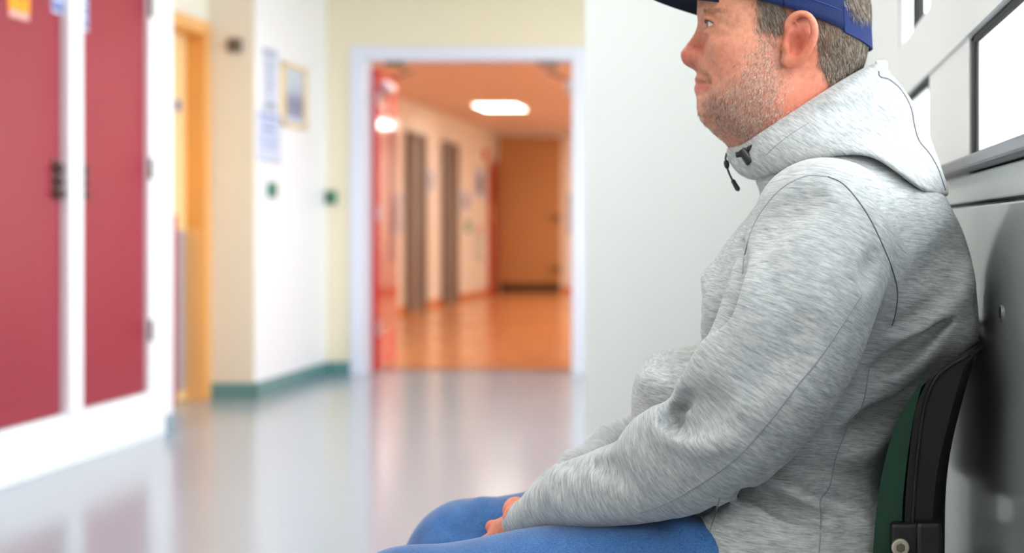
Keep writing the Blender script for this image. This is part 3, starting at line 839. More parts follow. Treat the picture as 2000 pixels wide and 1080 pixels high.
    def nets(s):
        F, h = s.F, s.h
        ins = F < 0
        nx, ny, nz = F.shape
        cnt = np.zeros((nx - 1, ny - 1, nz - 1), np.int8)
        offs = [(i, j, k) for i in (0, 1) for j in (0, 1) for k in (0, 1)]
        for (i, j, k) in offs:
            cnt += ins[i:nx - 1 + i, j:ny - 1 + j, k:nz - 1 + k]
        act = np.argwhere((cnt > 0) & (cnt < 8))
        idx = np.full(cnt.shape, -1, np.int32)
        idx[act[:, 0], act[:, 1], act[:, 2]] = np.arange(len(act))
        cv = {o: F[act[:, 0] + o[0], act[:, 1] + o[1], act[:, 2] + o[2]].astype(np.float64) for o in offs}
        acc = np.zeros((len(act), 3)); n = np.zeros(len(act))
        for a in offs:
            for ax in range(3):
                if a[ax] == 0:
                    b = list(a); b[ax] = 1; b = tuple(b)
                    va, vb = cv[a], cv[b]
                    cr = (va < 0) != (vb < 0)
                    t = np.where(cr, va / np.where(cr, va - vb, 1), 0)
                    p = np.tile(np.array(a, float), (len(act), 1)); p[:, ax] = t
                    acc[cr] += p[cr]; n[cr] += 1
        V = s.lo + (act + acc / n[:, None]) * h
        quads = []
        for ax in range(3):
            u, v = [(1, 2), (2, 0), (0, 1)][ax]
            A = [slice(None)] * 3; B = [slice(None)] * 3
            A[ax] = slice(0, -1); B[ax] = slice(1, None)
            ch_ = ins[tuple(A)] != ins[tuple(B)]
            e = np.argwhere(ch_)
            ok = (e[:, u] > 0) & (e[:, v] > 0) & (e[:, u] < F.shape[u] - 1) & (e[:, v] < F.shape[v] - 1)
            e = e[ok]
            du = np.zeros(3, int); du[u] = 1; dv = np.zeros(3, int); dv[v] = 1
            g = lambda q: idx[q[:, 0], q[:, 1], q[:, 2]]
            q = np.stack([g(e - du - dv), g(e - dv), g(e), g(e - du)], 1)
            fl = ~ins[e[:, 0], e[:, 1], e[:, 2]]
            q[fl] = q[fl][:, ::-1]
            quads.append(q)
        Q = np.vstack(quads)
        Q = Q[(Q >= 0).all(1)]
        return V, Q

def smooth_interp(x, xp, fp):
    """monotone cubic (PCHIP-like) interpolation"""
    xp = np.asarray(xp, float); fp = np.asarray(fp, float)
    d = np.diff(fp) / np.diff(xp)
    m = np.zeros_like(fp)
    m[1:-1] = np.where(d[:-1] * d[1:] > 0, 2 * d[:-1] * d[1:] / (d[:-1] + d[1:] + 1e-12 * np.sign(d[:-1] + d[1:] + 1e-30)), 0)
    m[0], m[-1] = d[0], d[-1]
    x = np.clip(x, xp[0], xp[-1])
    i = np.clip(np.searchsorted(xp, x) - 1, 0, len(xp) - 2)
    h = xp[i + 1] - xp[i]; t = (x - xp[i]) / h
    return ((1 + 2 * t) * (1 - t) ** 2 * fp[i] + t * (1 - t) ** 2 * h * m[i] + t * t * (3 - 2 * t) * fp[i + 1] + t * t * (t - 1) * h * m[i + 1])

def relax(V, Q, it=2, lam=0.5):
    """laplacian smoothing of a quad mesh"""
    E = np.vstack([Q[:, [0, 1]], Q[:, [1, 2]], Q[:, [2, 3]], Q[:, [3, 0]]])
    for _ in range(it):
        A = np.zeros_like(V); c = np.zeros(len(V))
        for i in range(3):
            A[:, i] = np.bincount(E[:, 0], V[E[:, 1], i], len(V)) + np.bincount(E[:, 1], V[E[:, 0], i], len(V))
        c = np.bincount(E[:, 0], minlength=len(V)) + np.bincount(E[:, 1], minlength=len(V))
        V = V + lam * (A / np.maximum(c, 1)[:, None] - V)
    return V

def quad_mesh(name, V, Q, m, parent=None, attrs=None, **kw):
    me = bpy.data.meshes.new(name)
    me.vertices.add(len(V)); me.vertices.foreach_set('co', np.asarray(V, np.float32).ravel())
    me.loops.add(len(Q) * 4); me.loops.foreach_set('vertex_index', np.asarray(Q, np.int32).ravel())
    me.polygons.add(len(Q)); me.polygons.foreach_set('loop_start', np.arange(0, len(Q) * 4, 4, dtype=np.int32))
    me.polygons.foreach_set('use_smooth', np.ones(len(Q), bool))
    me.update(calc_edges=True)
    me.validate()
    for an, (typ, data) in (attrs or {}).items():
        at = me.attributes.new(an, typ, 'POINT')
        key = {'FLOAT_VECTOR': 'vector', 'FLOAT_COLOR': 'color', 'FLOAT': 'value'}[typ]
        at.data.foreach_set(key, np.asarray(data, np.float32).ravel())
    if m: me.materials.append(m)
    o = bpy.data.objects.new(name, me); col.objects.link(o)
    setparent(o, parent); tag(o, **kw)
    return o

def bvh_of(V, Q):
    return BVHTree.FromPolygons([tuple(v) for v in V], [tuple(q) for q in Q])

CAMV = Vector((0, 0, CAM_Z))
def shoot(bvh, px, py, lift=0.0):
    """first surface point that the photo's pixel meets"""
    d = (Vector(W(px, py, 1.0)) - CAMV).normalized()
    h = bvh.ray_cast(CAMV, d)
    if h[0] is None: return None
    return np.array(h[0] + h[1] * lift) if lift else np.array(h[0])
def shoot_line(bvh, pts, n, lift=0.0):
    out = [shoot(bvh, p[0], p[1], lift) for p in catmull(np.array(pts, float), n)]
    return [p for p in out if p is not None]

def mirror(p): return (p[0], 2 * YM - p[1], p[2])

# =================================================================== PERSON: MATERIALS
def attr_node(nt, name):
    a = nt.nodes.new('ShaderNodeAttribute'); a.attribute_name = name; return a

def fabric_material():
    m = bpy.data.materials.new('heather_grey_jersey'); m.use_nodes = True
    nt = m.node_tree; b = nt.nodes['Principled BSDF']
    at = attr_node(nt, 'grain')
    def noise(scale, det, rough=0.6):
        mp = nt.nodes.new('ShaderNodeMapping'); mp.inputs['Scale'].default_value = scale
        n = nt.nodes.new('ShaderNodeTexNoise'); n.inputs['Scale'].default_value = 1.0; n.inputs['Detail'].default_value = det
        n.inputs['Roughness'].default_value = rough
        nt.links.new(at.outputs['Vector'], mp.inputs['Vector']); nt.links.new(mp.outputs[0], n.inputs['Vector'])
        return n.outputs['Fac']
    n1 = noise((900, 72, 72), 2.5)
    n2 = noise((310, 44, 44), 2.0)
    n3 = noise((1300, 240, 240), 1.0)
    def math_(op, a, c):
        q = nt.nodes.new('ShaderNodeMath'); q.operation = op
        for i, v in enumerate((a, c)):
            if isinstance(v, (int, float)): q.inputs[i].default_value = v
            else: nt.links.new(v, q.inputs[i])
        return q.outputs[0]
    s = math_('ADD', math_('MULTIPLY', n1, 0.55), math_('ADD', math_('MULTIPLY', n2, 0.3), math_('MULTIPLY', n3, 0.15)))
    r = nt.nodes.new('ShaderNodeValToRGB')
    r.color_ramp.elements[0].position = 0.36; r.color_ramp.elements[0].color = rgb(142, 146, 151)
    r.color_ramp.elements[1].position = 0.64; r.color_ramp.elements[1].color = rgb(208, 210, 210)
    e = r.color_ramp.elements.new(0.5); e.color = rgb(178, 181, 183)
    nt.links.new(s, r.inputs[0]); nt.links.new(r.outputs[0], b.inputs['Base Color'])
    b.inputs['Roughness'].default_value = 0.9; b.inputs['Specular IOR Level'].default_value = 0.15
    b.inputs['Sheen Weight'].default_value = 0.25; b.inputs['Sheen Roughness'].default_value = 0.5
    bp = nt.nodes.new('ShaderNodeBump'); bp.inputs['Strength'].default_value = 0.25; bp.inputs['Distance'].default_value = 0.0006
    nt.links.new(s, bp.inputs['Height']); nt.links.new(bp.outputs[0], b.inputs['Normal'])
    return m
M_HOOD = fabric_material()

def denim_material():
    m = bpy.data.materials.new('blue_denim'); m.use_nodes = True
    nt = m.node_tree; b = nt.nodes['Principled BSDF']
    tc = nt.nodes.new('ShaderNodeTexCoord')
    def noise(scale, det):
        mp = nt.nodes.new('ShaderNodeMapping'); mp.inputs['Scale'].default_value = scale
        n = nt.nodes.new('ShaderNodeTexNoise'); n.inputs['Scale'].default_value = 1.0; n.inputs['Detail'].default_value = det
        nt.links.new(tc.outputs['Object'], mp.inputs['Vector']); nt.links.new(mp.outputs[0], n.inputs['Vector']); return n.outputs['Fac']
    n1 = noise((500, 700, 900), 2); n2 = noise((14, 14, 14), 3)
    mx = nt.nodes.new('ShaderNodeMath'); mx.operation = 'MULTIPLY_ADD'; mx.inputs[1].default_value = 0.55
    m2 = nt.nodes.new('ShaderNodeMath'); m2.operation = 'MULTIPLY'; m2.inputs[1].default_value = 0.45
    nt.links.new(n2, m2.inputs[0]); nt.links.new(n1, mx.inputs[0]); nt.links.new(m2.outputs[0], mx.inputs[2])
    r = nt.nodes.new('ShaderNodeValToRGB')
    r.color_ramp.elements[0].position = 0.32; r.color_ramp.elements[0].color = rgb(24, 64, 122)
    r.color_ramp.elements[1].position = 0.68; r.color_ramp.elements[1].color = rgb(76, 126, 186)
    nt.links.new(mx.outputs[0], r.inputs[0]); nt.links.new(r.outputs[0], b.inputs['Base Color'])
    b.inputs['Roughness'].default_value = 0.85; b.inputs['Specular IOR Level'].default_value = 0.2
    b.inputs['Sheen Weight'].default_value = 0.3
    bp = nt.nodes.new('ShaderNodeBump'); bp.inputs['Strength'].default_value = 0.3; bp.inputs['Distance'].default_value = 0.0005
    nt.links.new(n1, bp.inputs['Height']); nt.links.new(bp.outputs[0], b.inputs['Normal'])
    return m
M_DENIM = denim_material()

def skin_material():
    m = bpy.data.materials.new('skin'); m.use_nodes = True
    nt = m.node_tree; b = nt.nodes['Principled BSDF']
    at = attr_node(nt, 'tone')
    tc = nt.nodes.new('ShaderNodeTexCoord')
    n = nt.nodes.new('ShaderNodeTexNoise'); n.inputs['Scale'].default_value = 160; n.inputs['Detail'].default_value = 4
    nt.links.new(tc.outputs['Object'], n.inputs['Vector'])
    hs = nt.nodes.new('ShaderNodeMix'); hs.data_type = 'RGBA'; hs.blend_type = 'MULTIPLY'; hs.inputs[0].default_value = 1.0
    rp = nt.nodes.new('ShaderNodeValToRGB')
    rp.color_ramp.elements[0].position = 0.3; rp.color_ramp.elements[0].color = (0.84, 0.76, 0.74, 1)
    rp.color_ramp.elements[1].position = 0.65; rp.color_ramp.elements[1].color = (1, 1, 1, 1)
    nt.links.new(n.outputs['Fac'], rp.inputs[0])
    nt.links.new(at.outputs['Color'], hs.inputs[6]); nt.links.new(rp.outputs[0], hs.inputs[7])
    nt.links.new(hs.outputs[2], b.inputs['Base Color'])
    b.inputs['Roughness'].default_value = 0.48
    b.inputs['Specular IOR Level'].default_value = 0.4
    b.inputs['Subsurface Weight'].default_value = 0.35
    b.inputs['Subsurface Radius'].default_value = (1.0, 0.35, 0.2)
    b.inputs['Subsurface Scale'].default_value = 0.004
    bp = nt.nodes.new('ShaderNodeBump'); bp.inputs['Strength'].default_value = 0.25; bp.inputs['Distance'].default_value = 0.0006
    n2 = nt.nodes.new('ShaderNodeTexNoise'); n2.inputs['Scale'].default_value = 700; n2.inputs['Detail'].default_value = 2
    nt.links.new(tc.outputs['Object'], n2.inputs['Vector']); nt.links.new(n2.outputs['Fac'], bp.inputs['Height']); nt.links.new(bp.outputs[0], b.inputs['Normal'])
    return m
M_SKIN = skin_material()

def hair_material(name, rough=0.5):
    m = bpy.data.materials.new(name); m.use_nodes = True
    nt = m.node_tree; b = nt.nodes['Principled BSDF']
    at = attr_node(nt, 'tone'); nt.links.new(at.outputs['Color'], b.inputs['Base Color'])
    b.inputs['Roughness'].default_value = rough; b.inputs['Specular IOR Level'].default_value = 0.3
    return m
M_HAIR = hair_material('short_hair')
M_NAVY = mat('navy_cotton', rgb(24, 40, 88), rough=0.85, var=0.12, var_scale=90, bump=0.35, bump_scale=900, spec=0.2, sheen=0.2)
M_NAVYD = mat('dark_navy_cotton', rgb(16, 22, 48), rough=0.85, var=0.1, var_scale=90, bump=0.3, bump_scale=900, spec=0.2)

person = empty('person', (0.05, YM, 0.0),
               label='seated person in grey hooded top, navy cap and blue jeans, hands clasped on lap', cat='person')

# =================================================================== HOODIE
ARM_N = [(1612, 452, 1.42, .080), (1568, 580, 1.392, .080), (1505, 728, 1.375, .0755), (1400, 862, 1.392, .0630),
         (1265, 930, 1.43, .0490), (1130, 965, 1.475, .0385), (1066, 990, 1.505, .0265), (1014, 1019, 1.528, .0205)]
arm_n = np.array([W(*a[:3]) for a in ARM_N]); arm_nr = np.array([a[3] for a in ARM_N])
q = catmull(np.hstack([arm_n, arm_nr[:, None]]), 26); arm_n, arm_nr = q[:, :3], q[:, 3]
ARM_F = [(0.068, 1.785, .985, .08), (0.035, 1.82, .865, .078), (-0.03, 1.825, .755, .064)]
far_px = [(1220, 890, 1.775, .047), (1150, 922, 1.735, .036), (1092, 946, 1.69, .0235), (1050, 990, 1.655, .0245)]
ARM_F += [W(*a[:3]) + (a[3],) for a in far_px]
q = catmull(np.array(ARM_F), 24); arm_f, arm_fr = q[:, :3], q[:, 3]

def mz(py): return CAM_Z - (py - VPY) / F_PX * YM
def mx_(px): return (px - VPX) / F_PX * YM
TORSO = [  # py, front px, back px, half width
    (262, 1560, 1680, .056), (290, 1515, 1735, .064), (320, 1477, 1780, .080), (350, 1475, 1815, .104), (380, 1485, 1838, .132),
    (420, 1462, 1856, .156), (450, 1438, 1868, .166), (500, 1402, 1884, .176), (550, 1380, 1893, .180), (600, 1371, 1890, .174),
    (640, 1373, 1887, .168), (668, 1370, 1889, .163), (684, 1345, 1889, .161), (700, 1285, 1880, .160), (730, 1257, 1822, .160), (780, 1242, 1782, .163),
    (840, 1236, 1752, .170), (900, 1240, 1728, .180), (960, 1255, 1715, .190), (1020, 1285, 1700, .206), (1080, 1320, 1690, .206), (1130, 1380, 1680, .19)]
tz = [mz(t[0]) for t in TORSO]; tf = [mx_(t[1]) for t in TORSO]; tb = [mx_(t[2]) for t in TORSO]; tw = [t[3] for t in TORSO]

def hoodie_field(h, folds=None):
    f = Field((-.35, 1.26, .535), (.285, 1.93, 1.125), h)
    f.loft(tz, tf, tb, tw, YM, n=2.35)
    # yoke over the shoulders
    for mir in (0, 1):
        g = (lambda p: mirror(p)) if mir else (lambda p: p)
        f.tube([g((.085, 1.56, 1.035)), g((.078, 1.495, 1.008)), g((.070, 1.435, .972))], [.045, .056, .072], k=.04)
        f.tube([g((.135, 1.505, .94)), g((.165, 1.52, .87))], [.080, .068], k=.05)          # shoulder blade
    for sy_ in (1.53, 2 * YM - 1.53):
        f.ell((.105, 1.512 if sy_ < YM else 2 * YM - 1.512, .997), (.074, .083, .071), k=.04)
    # hip flare over the thighs
    f.ell((.022, 1.480, .612), (.130, .107, .088), k=.03)
    f.ell((.045, 2 * YM - 1.485, .615), (.125, .105, .085), k=.03)
    # sleeves
    gap = np.interp(np.linspace(0, 1, len(arm_n)), [0, .18, .35, .6, .8, 1], [-.03, -.01, .014, .016, .004, -.01])
    f.tube(arm_n, arm_nr + gap, k=.012, mode='sub')
    f.tube(arm_n, arm_nr, k=.003)
    f.tube(arm_f, arm_fr, k=.006)
    # lumps of bunched sleeve cloth
    f.ell(W(1290, 872, 1.405), (.040, .045, .036), k=.03)
    f.ell(W(1142, 953, 1.472), (.043, .037, .029), k=.012)
    f.ell(W(1072, 984, 1.498), (.0265, .030, .0265), k=.008)
    f.ell(W(1316, 760, 1.6), (.047, .105, .046), k=.02)
    f.ell(W(1216, 868, 1.77), (.045, .035, .034), k=.008)
    f.ell(W(1127, 904, 1.72), (.0255, .032, .0205), k=.004)
    if folds:
        for (pts, r, k, mode) in folds:
            f.tube(pts, r, k=k, mode=mode)
    f.noise(.0011, 9.0, 3)
    if h < .006: f.blur(1)
    return f

fc = hoodie_field(.0062)
Vc, Qc = fc.nets()
bh = bvh_of(Vc, Qc)
def on(pts, n=14, off=0.0):
    return np.array([p + np.array([0, off, 0]) for p in shoot_line(bh, pts, n)])
def taper(n, r, e=0.25):
    t = np.linspace(0, 1, n); return r * (e + (1 - e) * np.sin(np.pi * np.clip(t, 0.02, 0.98)) ** 0.6)
folds = []
def fold(pts, r, k, mode, off=0.0, n=14):
    r = r * (1.9 if mode == 'sub' else 1.25); k = k * (.8 if mode == 'sub' else .9)
    P = on(pts, n, (off * .3 - .0035 if mode == 'sub' else r * .25))
    if len(P) > 2: folds.append((P, taper(len(P), r), k, mode))
def crease(pts, r, depth, k=.005, lean=(0, 0), n=16):
    """a deep folded crease: a slot that runs into the cloth, shallow at its ends"""
    P = on(pts, n)
    if len(P) < 4: return
    t = np.sin(np.pi * np.linspace(.03, .97, len(P)))[:, None]
    for o in np.arange(-.004, depth + 1e-6, r * .8):
        folds.append((P + np.array([lean[0] * o, o, lean[1] * o]) * np.where(o > 0, t, 1), taper(len(P), r, .15), k, 'sub'))
# the crook of the elbow
crease([(1356, 772), (1334, 786), (1316, 800), (1311, 812), (1318, 826), (1334, 838)], .0060, .024, .006, (.5, -.2))
crease([(1706, 726), (1750, 702), (1800, 664), (1846, 622)], .0050, .012, .008)
crease([(1750, 640), (1782, 622), (1815, 598)], .0040, .008, .008)
crease([(1452, 962), (1485, 966), (1515, 982), (1545, 1000), (1582, 1012), (1612, 1020)], .0048, .012, .006)
crease([(1322, 704), (1336, 716), (1350, 729)], .0046, .012, .006)
crease([(1448, 470), (1446, 520), (1438, 565), (1418, 615)], .0046, .012, .008)
crease([(1160, 902), (1178, 912), (1200, 934)], .0042, .008, .010)
fold([(1352, 764), (1328, 786), (1313, 802), (1315, 818), (1332, 834), (1350, 840)], .0066, .004, 'sub', -.0060)
fold([(1280, 816), (1298, 834), (1325, 852), (1368, 864), (1412, 862)], .0100, .030, 'add', .0010)
fold([(1400, 784), (1372, 806), (1346, 820)], .0085, .030, 'sub', -.0020)
fold([(1395, 700), (1365, 735), (1348, 762)], .0080, .035, 'add', .0020)
# diagonal folds behind the arm
fold([(1704, 728), (1745, 704), (1795, 668), (1850, 618)], .0056, .014, 'sub', .0010)
fold([(1712, 752), (1760, 722), (1812, 680), (1868, 622)], .0085, .030, 'add', .0010)
fold([(1752, 640), (1790, 616), (1830, 586), (1866, 548)], .0034, .016, 'sub', -.0010)
fold([(1762, 668), (1815, 630), (1872, 570)], .0080, .030, 'add', .0012)
fold([(1800, 560), (1840, 520), (1872, 470)], .0060, .040, 'sub', -.0060)
fold([(1850, 600), (1872, 560), (1884, 520)], .0090, .030, 'add', .0010)
fold([(1868, 682), (1876, 652), (1880, 622)], .0100, .030, 'add', .0010)
fold([(1662, 850), (1712, 815), (1766, 775)], .0085, .030, 'sub', -.0010)
fold([(1655, 815), (1700, 785), (1750, 748)], .0095, .035, 'add', .0015)
fold([(1655, 900), (1692, 872), (1728, 842)], .0075, .030, 'add', .0012)
# folds at the waist and pocket
fold([(1450, 964), (1480, 966), (1510, 978), (1540, 996), (1578, 1010), (1615, 1020)], .0070, .012, 'sub', .0022)
fold([(1450, 990), (1505, 1000), (1560, 1026), (1610, 1038)], .0080, .026, 'add', .0010)
fold([(1500, 945), (1540, 966), (1580, 990), (1606, 1000)], .0075, .026, 'add', .0010)
fold([(1622, 1000), (1660, 1020), (1688, 1036)], .0034, .014, 'sub', -.0010)
fold([(1615, 984), (1660, 1000), (1694, 1018)], .0070, .022, 'add', .0010)
fold([(1560, 905), (1620, 925), (1680, 935)], .0070, .030, 'sub', -.0010)
# belly and chest
fold([(1318, 702), (1335, 716), (1350, 730)], .0062, .012, 'sub', .0015)
fold([(1336, 686), (1352, 692), (1364, 700)], .0045, .010, 'sub', .0012)
fold([(1262, 744), (1300, 756), (1340, 756)], .0085, .030, 'add', .0010)
fold([(1385, 540), (1400, 600), (1385, 650)], .0085, .035, 'add', .0010)
fold([(1440, 560), (1425, 605), (1398, 648)], .0055, .018, 'sub', .0015)
# pucker at the back of the armhole, soft folds on the sleeve
fold([(1714, 500), (1702, 525), (1696, 560)], .0060, .018, 'sub', .0005)
fold([(1480, 470), (1520, 420), (1580, 385)], .0070, .035, 'sub', -.0020)
fold([(1470, 560), (1432, 622), (1385, 700)], .0085, .035, 'add', .0020)
fold([(1560, 640), (1520, 700), (1470, 750)], .0080, .040, 'sub', -.0030)
fold([(1186, 900), (1198, 926), (1230, 955)], .0060, .022, 'sub', .0005)
fold([(1096, 938), (1092, 958), (1104, 985)], .0045, .010, 'sub', .0006)
fold([(1036, 985), (1034, 1005), (1040, 1022)], .0026, .006, 'sub', .0006)
# turned fold above the cuff of the other sleeve
fold([(1088, 912), (1104, 906), (1122, 914), (1132, 924)], .0030, .006, 'sub', .0004)

folds.sort(key=lambda q_: q_[3] == 'sub')            # ridges first, then creases
fh = hoodie_field(.0038, folds)
V, Q = fh.nets(); V = relax(V, Q, 1, .4)
# knit direction of each panel: along the sleeve on the sleeves, level on the trunk
def axis_coords(V, A, R):
    """distance to the sleeve and smooth (along, around) coordinates of its axis"""
    A = np.vstack([A[0] + (A[0] - A[1]) * 5, A]); R = np.concatenate([[R[0]], R])
    ds, Gs, rs, s0 = [], [], [], 0.0
    for a, b, ra, rb in zip(A[:-1], A[1:], R[:-1], R[1:]):
        ab = b - a; L = np.linalg.norm(ab); u = ab / L
        raw = (V - a) @ u
        t = np.clip(raw / L, 0, 1)
        ds.append(np.linalg.norm(V - a - t[:, None] * ab, axis=1)); rs.append(ra + (rb - ra) * t)
        w = np.cross(u, [0, 1, 0]); w /= np.linalg.norm(w)
        Gs.append(np.stack([s0 + raw, (V - a) @ w, V[:, 1]], 1)); s0 += L
    ds = np.array(ds); rs = np.array(rs); Gs = np.array(Gs)
    wt = np.exp(-(ds - ds.min(0)) / .006); wt /= wt.sum(0)
    return (ds - rs).min(0), (Gs * wt[..., None]).sum(0)
dn, Gn = axis_coords(V, arm_n, arm_nr)
df, Gf = axis_coords(V, arm_f, arm_fr)
grain = np.stack([V[:, 2] + 0.12 * V[:, 0], V[:, 0], V[:, 1]], 1)
zt = smooth_interp(V[:, 2], np.array(tz)[::-1], np.array(tw)[::-1])
xm = smooth_interp(V[:, 2], np.array(tz)[::-1], ((np.array(tf) + np.array(tb)) / 2)[::-1])
xa = smooth_interp(V[:, 2], np.array(tz)[::-1], ((np.array(tb) - np.array(tf)) / 2)[::-1])
trunk = (((np.abs(V[:, 0] - xm) / xa) ** 2.35 + (np.abs(V[:, 1] - YM) / zt) ** 2.35) ** (1 / 2.35) - 1) * np.minimum(xa, zt)
seam_cut = (V[:, 0] - .115) * .8 + (V[:, 2] - .985) * .6 < 0.012
nm = (dn < .03) & (dn < trunk - .002) & seam_cut
fm = (df < .03) & (df < trunk - .002) & seam_cut
grain[nm] = Gn[nm] * [1, 1, 1] + [5, 0, 0]
grain[fm] = Gf[fm] + [9, 0, 0]
hoodie = quad_mesh('hoodie', V, Q, M_HOOD, person, attrs={'grain': ('FLOAT_VECTOR', grain)})
hoodie['label'] = 'heather grey hooded sweatshirt'
bvh_h = bvh_of(V, Q)

# hood: a lofted cowl round the neck, folded down at the back -------------
ST = [  # inner low, inner up, rim, outer up, outer mid, outer low, tuck
    [(1478, 338, 1.6), (1447, 299, 1.6), (1424, 289, 1.6), (1419, 297, 1.6), (1424, 316, 1.6), (1449, 343, 1.6), (1494, 350, 1.6)],
    [(1495, 322, 1.572), (1474, 290, 1.572), (1457, 278, 1.566), (1447, 288, 1.556), (1448, 312, 1.548), (1466, 343, 1.552), (1505, 348, 1.565)],
    [(1532, 290, 1.55), (1516, 252, 1.548), (1503, 247, 1.538), (1498, 260, 1.524), (1505, 292, 1.508), (1524, 332, 1.503), (1545, 330, 1.535)],
    [(1592, 250, 1.54), (1581, 206, 1.538), (1570, 204, 1.530), (1574, 221, 1.514), (1590, 258, 1.490), (1608, 306, 1.462), (1612, 308, 1.53)],
    [(1652, 205, 1.55), (1641, 166, 1.548), (1632, 166, 1.538), (1645, 186, 1.514), (1672, 232, 1.514), (1702, 302, 1.438), (1690, 302, 1.51)],
    [(1702, 172, 1.572), (1690, 138, 1.572), (1684, 136, 1.564), (1702, 152, 1.538), (1750, 222, 1.540), (1802, 366, 1.452), (1770, 340, 1.54)],
    [(1732, 165, 1.6), (1714, 131, 1.6), (1713, 124, 1.6), (1731, 136, 1.6), (1795, 222, 1.6), (1850, 374, 1.6), (1815, 368, 1.6)]]
loop = [[W(*p) for p in s] for s in ST]
loop = loop + [[mirror(p) for p in s] for s in loop[5:0:-1]]
L = np.array(loop)                                     # stations x points x 3
def periodic(P, n):
    k = len(P); t = np.linspace(0, k, n, endpoint=False); i = t.astype(int); u = (t - i)
    u = u.reshape((-1,) + (1,) * (P.ndim - 1))
    a, b, c, d = (P[(i + o) % k] for o in (-1, 0, 1, 2))
    return 0.5 * (2 * b + (c - a) * u + (2 * a - 5 * b + 4 * c - d) * u ** 2 + (3 * b - a - 3 * c + d) * u ** 3)
NU, NV = 168, 46
LU = periodic(L, NU)                                   # NU x 7 x 3
HV = np.stack([catmull(LU[i], NV) for i in range(NU)]) # NU x NV x 3
# soft pleats running round the hood
uu = np.linspace(0, 12, NU, endpoint=False)[:, None]; vv = np.linspace(0, 1, NV)[None, :]
fold_amp = (.0035 * np.exp(-((vv - .62) / .1) ** 2) * np.sin(uu * 1.7 + 6 * vv) + .0022 * np.exp(-((vv - .5) / .12) ** 2) * np.sin(uu * 3.1 + 2))
cen = np.array([.06, YM, 1.13])
dirv = HV - cen; dirv /= np.linalg.norm(dirv, axis=2)[..., None]
side = np.clip(np.abs(HV[..., 1:2] - YM) / .06, 0, 1)
HV = HV + dirv * fold_amp[..., None] * side
vid = lambda i, j: (i % NU) * NV + j
HQ = np.array([[vid(i, j), vid(i, j + 1), vid(i + 1, j + 1), vid(i + 1, j)] for i in range(NU) for j in range(NV - 1)])
HVf = HV.reshape(-1, 3)
arc = np.cumsum(np.linalg.norm(np.diff(HV, axis=1, prepend=HV[:, :1]), axis=2), axis=1)
al = HVf[:, 2] * .78 + HVf[:, 0] * .62; ac = HVf[:, 0] * .78 - HVf[:, 2] * .62
hgrain = np.stack([al + 3, ac, HVf[:, 1]], 1)
hood = quad_mesh('hood', HVf, HQ, M_HOOD, hoodie, attrs={'grain': ('FLOAT_VECTOR', hgrain)})
bm = bmesh.new(); bm.from_mesh(hood.data); bmesh.ops.recalc_face_normals(bm, faces=bm.faces); bm.to_mesh(hood.data); bm.free()
bvh_hood = bvh_of(HVf, HQ)

# seams -----------------------------------------------------------------
M_SEAM = mat('seam_thread', rgb(150, 153, 160), rough=0.9)
M_SEAMD = mat('dark_seam_thread', rgb(98, 100, 112), rough=0.9)
def seam(pts, r=.0007, bvh=None, n=40, m=None, name='seam', par=None):
    P = shoot_line(bvh or bvh_h, pts, n, lift=r * 0.1)
    # drop jumps in depth
    keep = [P[0]]
    for p in P[1:]:
        if np.linalg.norm(p - keep[-1]) < .035: keep.append(p)
    if len(keep) > 3: tube(name, keep, r, m or M_SEAM, par or hoodie, ns=6)
seam([(1683, 575), (1640, 642), (1597, 705), (1556, 755), (1507, 818), (1455, 878), (1412, 915), (1360, 950), (1312, 978), (1250, 1002)], .0008, n=60)
seam([(1617, 345), (1650, 362), (1690, 412), (1720, 470), (1744, 530), (1753, 572), (1749, 612), (1742, 636)], .0008, m=M_SEAMD)
seam([(1617, 345), (1575, 344), (1532, 364), (1500, 396), (1472, 440), (1455, 495), (1450, 535)], .0007)
seam([(1636, 300), (1628, 318), (1617, 343)], .0006)
seam([(1697, 722), (1690, 770), (1680, 800), (1660, 820), (1645, 860), (1632, 895), (1620, 950), (1602, 978), (1604, 1010), (1600, 1078)], .0008, n=60)
seam([(1406, 972), (1398, 1002), (1388, 1032), (1385, 1062)], .0007)
seam([(1716, 140), (1719, 150), (1737, 156), (1760, 176), (1779, 210), (1786, 245), (1795, 275), (1815, 300), (1832, 330), (1846, 372)], .0010, bvh=bvh_hood, m=M_SEAMD, par=hood)
seam([(1497, 302), (1515, 285), (1545, 262), (1580, 240)], .0005, bvh=bvh_hood, par=hood)
# loop tag on the back of the hood
a = np.array(W(1718, 140, 1.6))
bm = bmesh.new(); bm_box(bm, (a[0] - .006, a[0] + .009), (1.588, 1.612), (a[2] - .006, a[2] + .0125), .003, 3)
tg_ = from_bm('hanger_loop', bm, mat('white_tape', rgb(232, 234, 240), rough=.8), hood, smooth=True)
# cord lock (toggle) and drawcord with its end
c = shoot(bvh_hood, 1457, 305); 
if c is None: c = np.array(W(1457, 305, 1.55))
c = c + np.array([0, -.004, 0])
bm = bmesh.new()
ax1 = Vector((.55, -.15, -.75)).normalized()
bm_cyl(bm, Vector(c) - ax1 * .009, ax1, .0052, .0062, .019, 18, .0012)
bm_cyl(bm, Vector(c) - ax1 * .004 + Vector((.004, 0, .004)), (.9, -.1, .45), .0034, .0034, .008, 14, .0008)
bm_cyl(bm, Vector(c) - ax1 * .004 + Vector((-.004, 0, -.001)), (-.9, -.1, -.2), .0036, .0032, .006, 14, .0008)
from_bm('cord_lock', bm, M_BLACK, hood, smooth=False)['label'] = 'black cord lock'
cp = [W(1419, 299, 1.597), W(1417, 312, 1.594), W(1420, 327, 1.592), W(1427, 345, 1.590), W(1433, 356, 1.589)]
dcord = tube('drawcord', catmull(np.array(cp), 16), .0012, mat('green_black_cord', rgb(24, 42, 36), rough=.7), hood, ns=8)
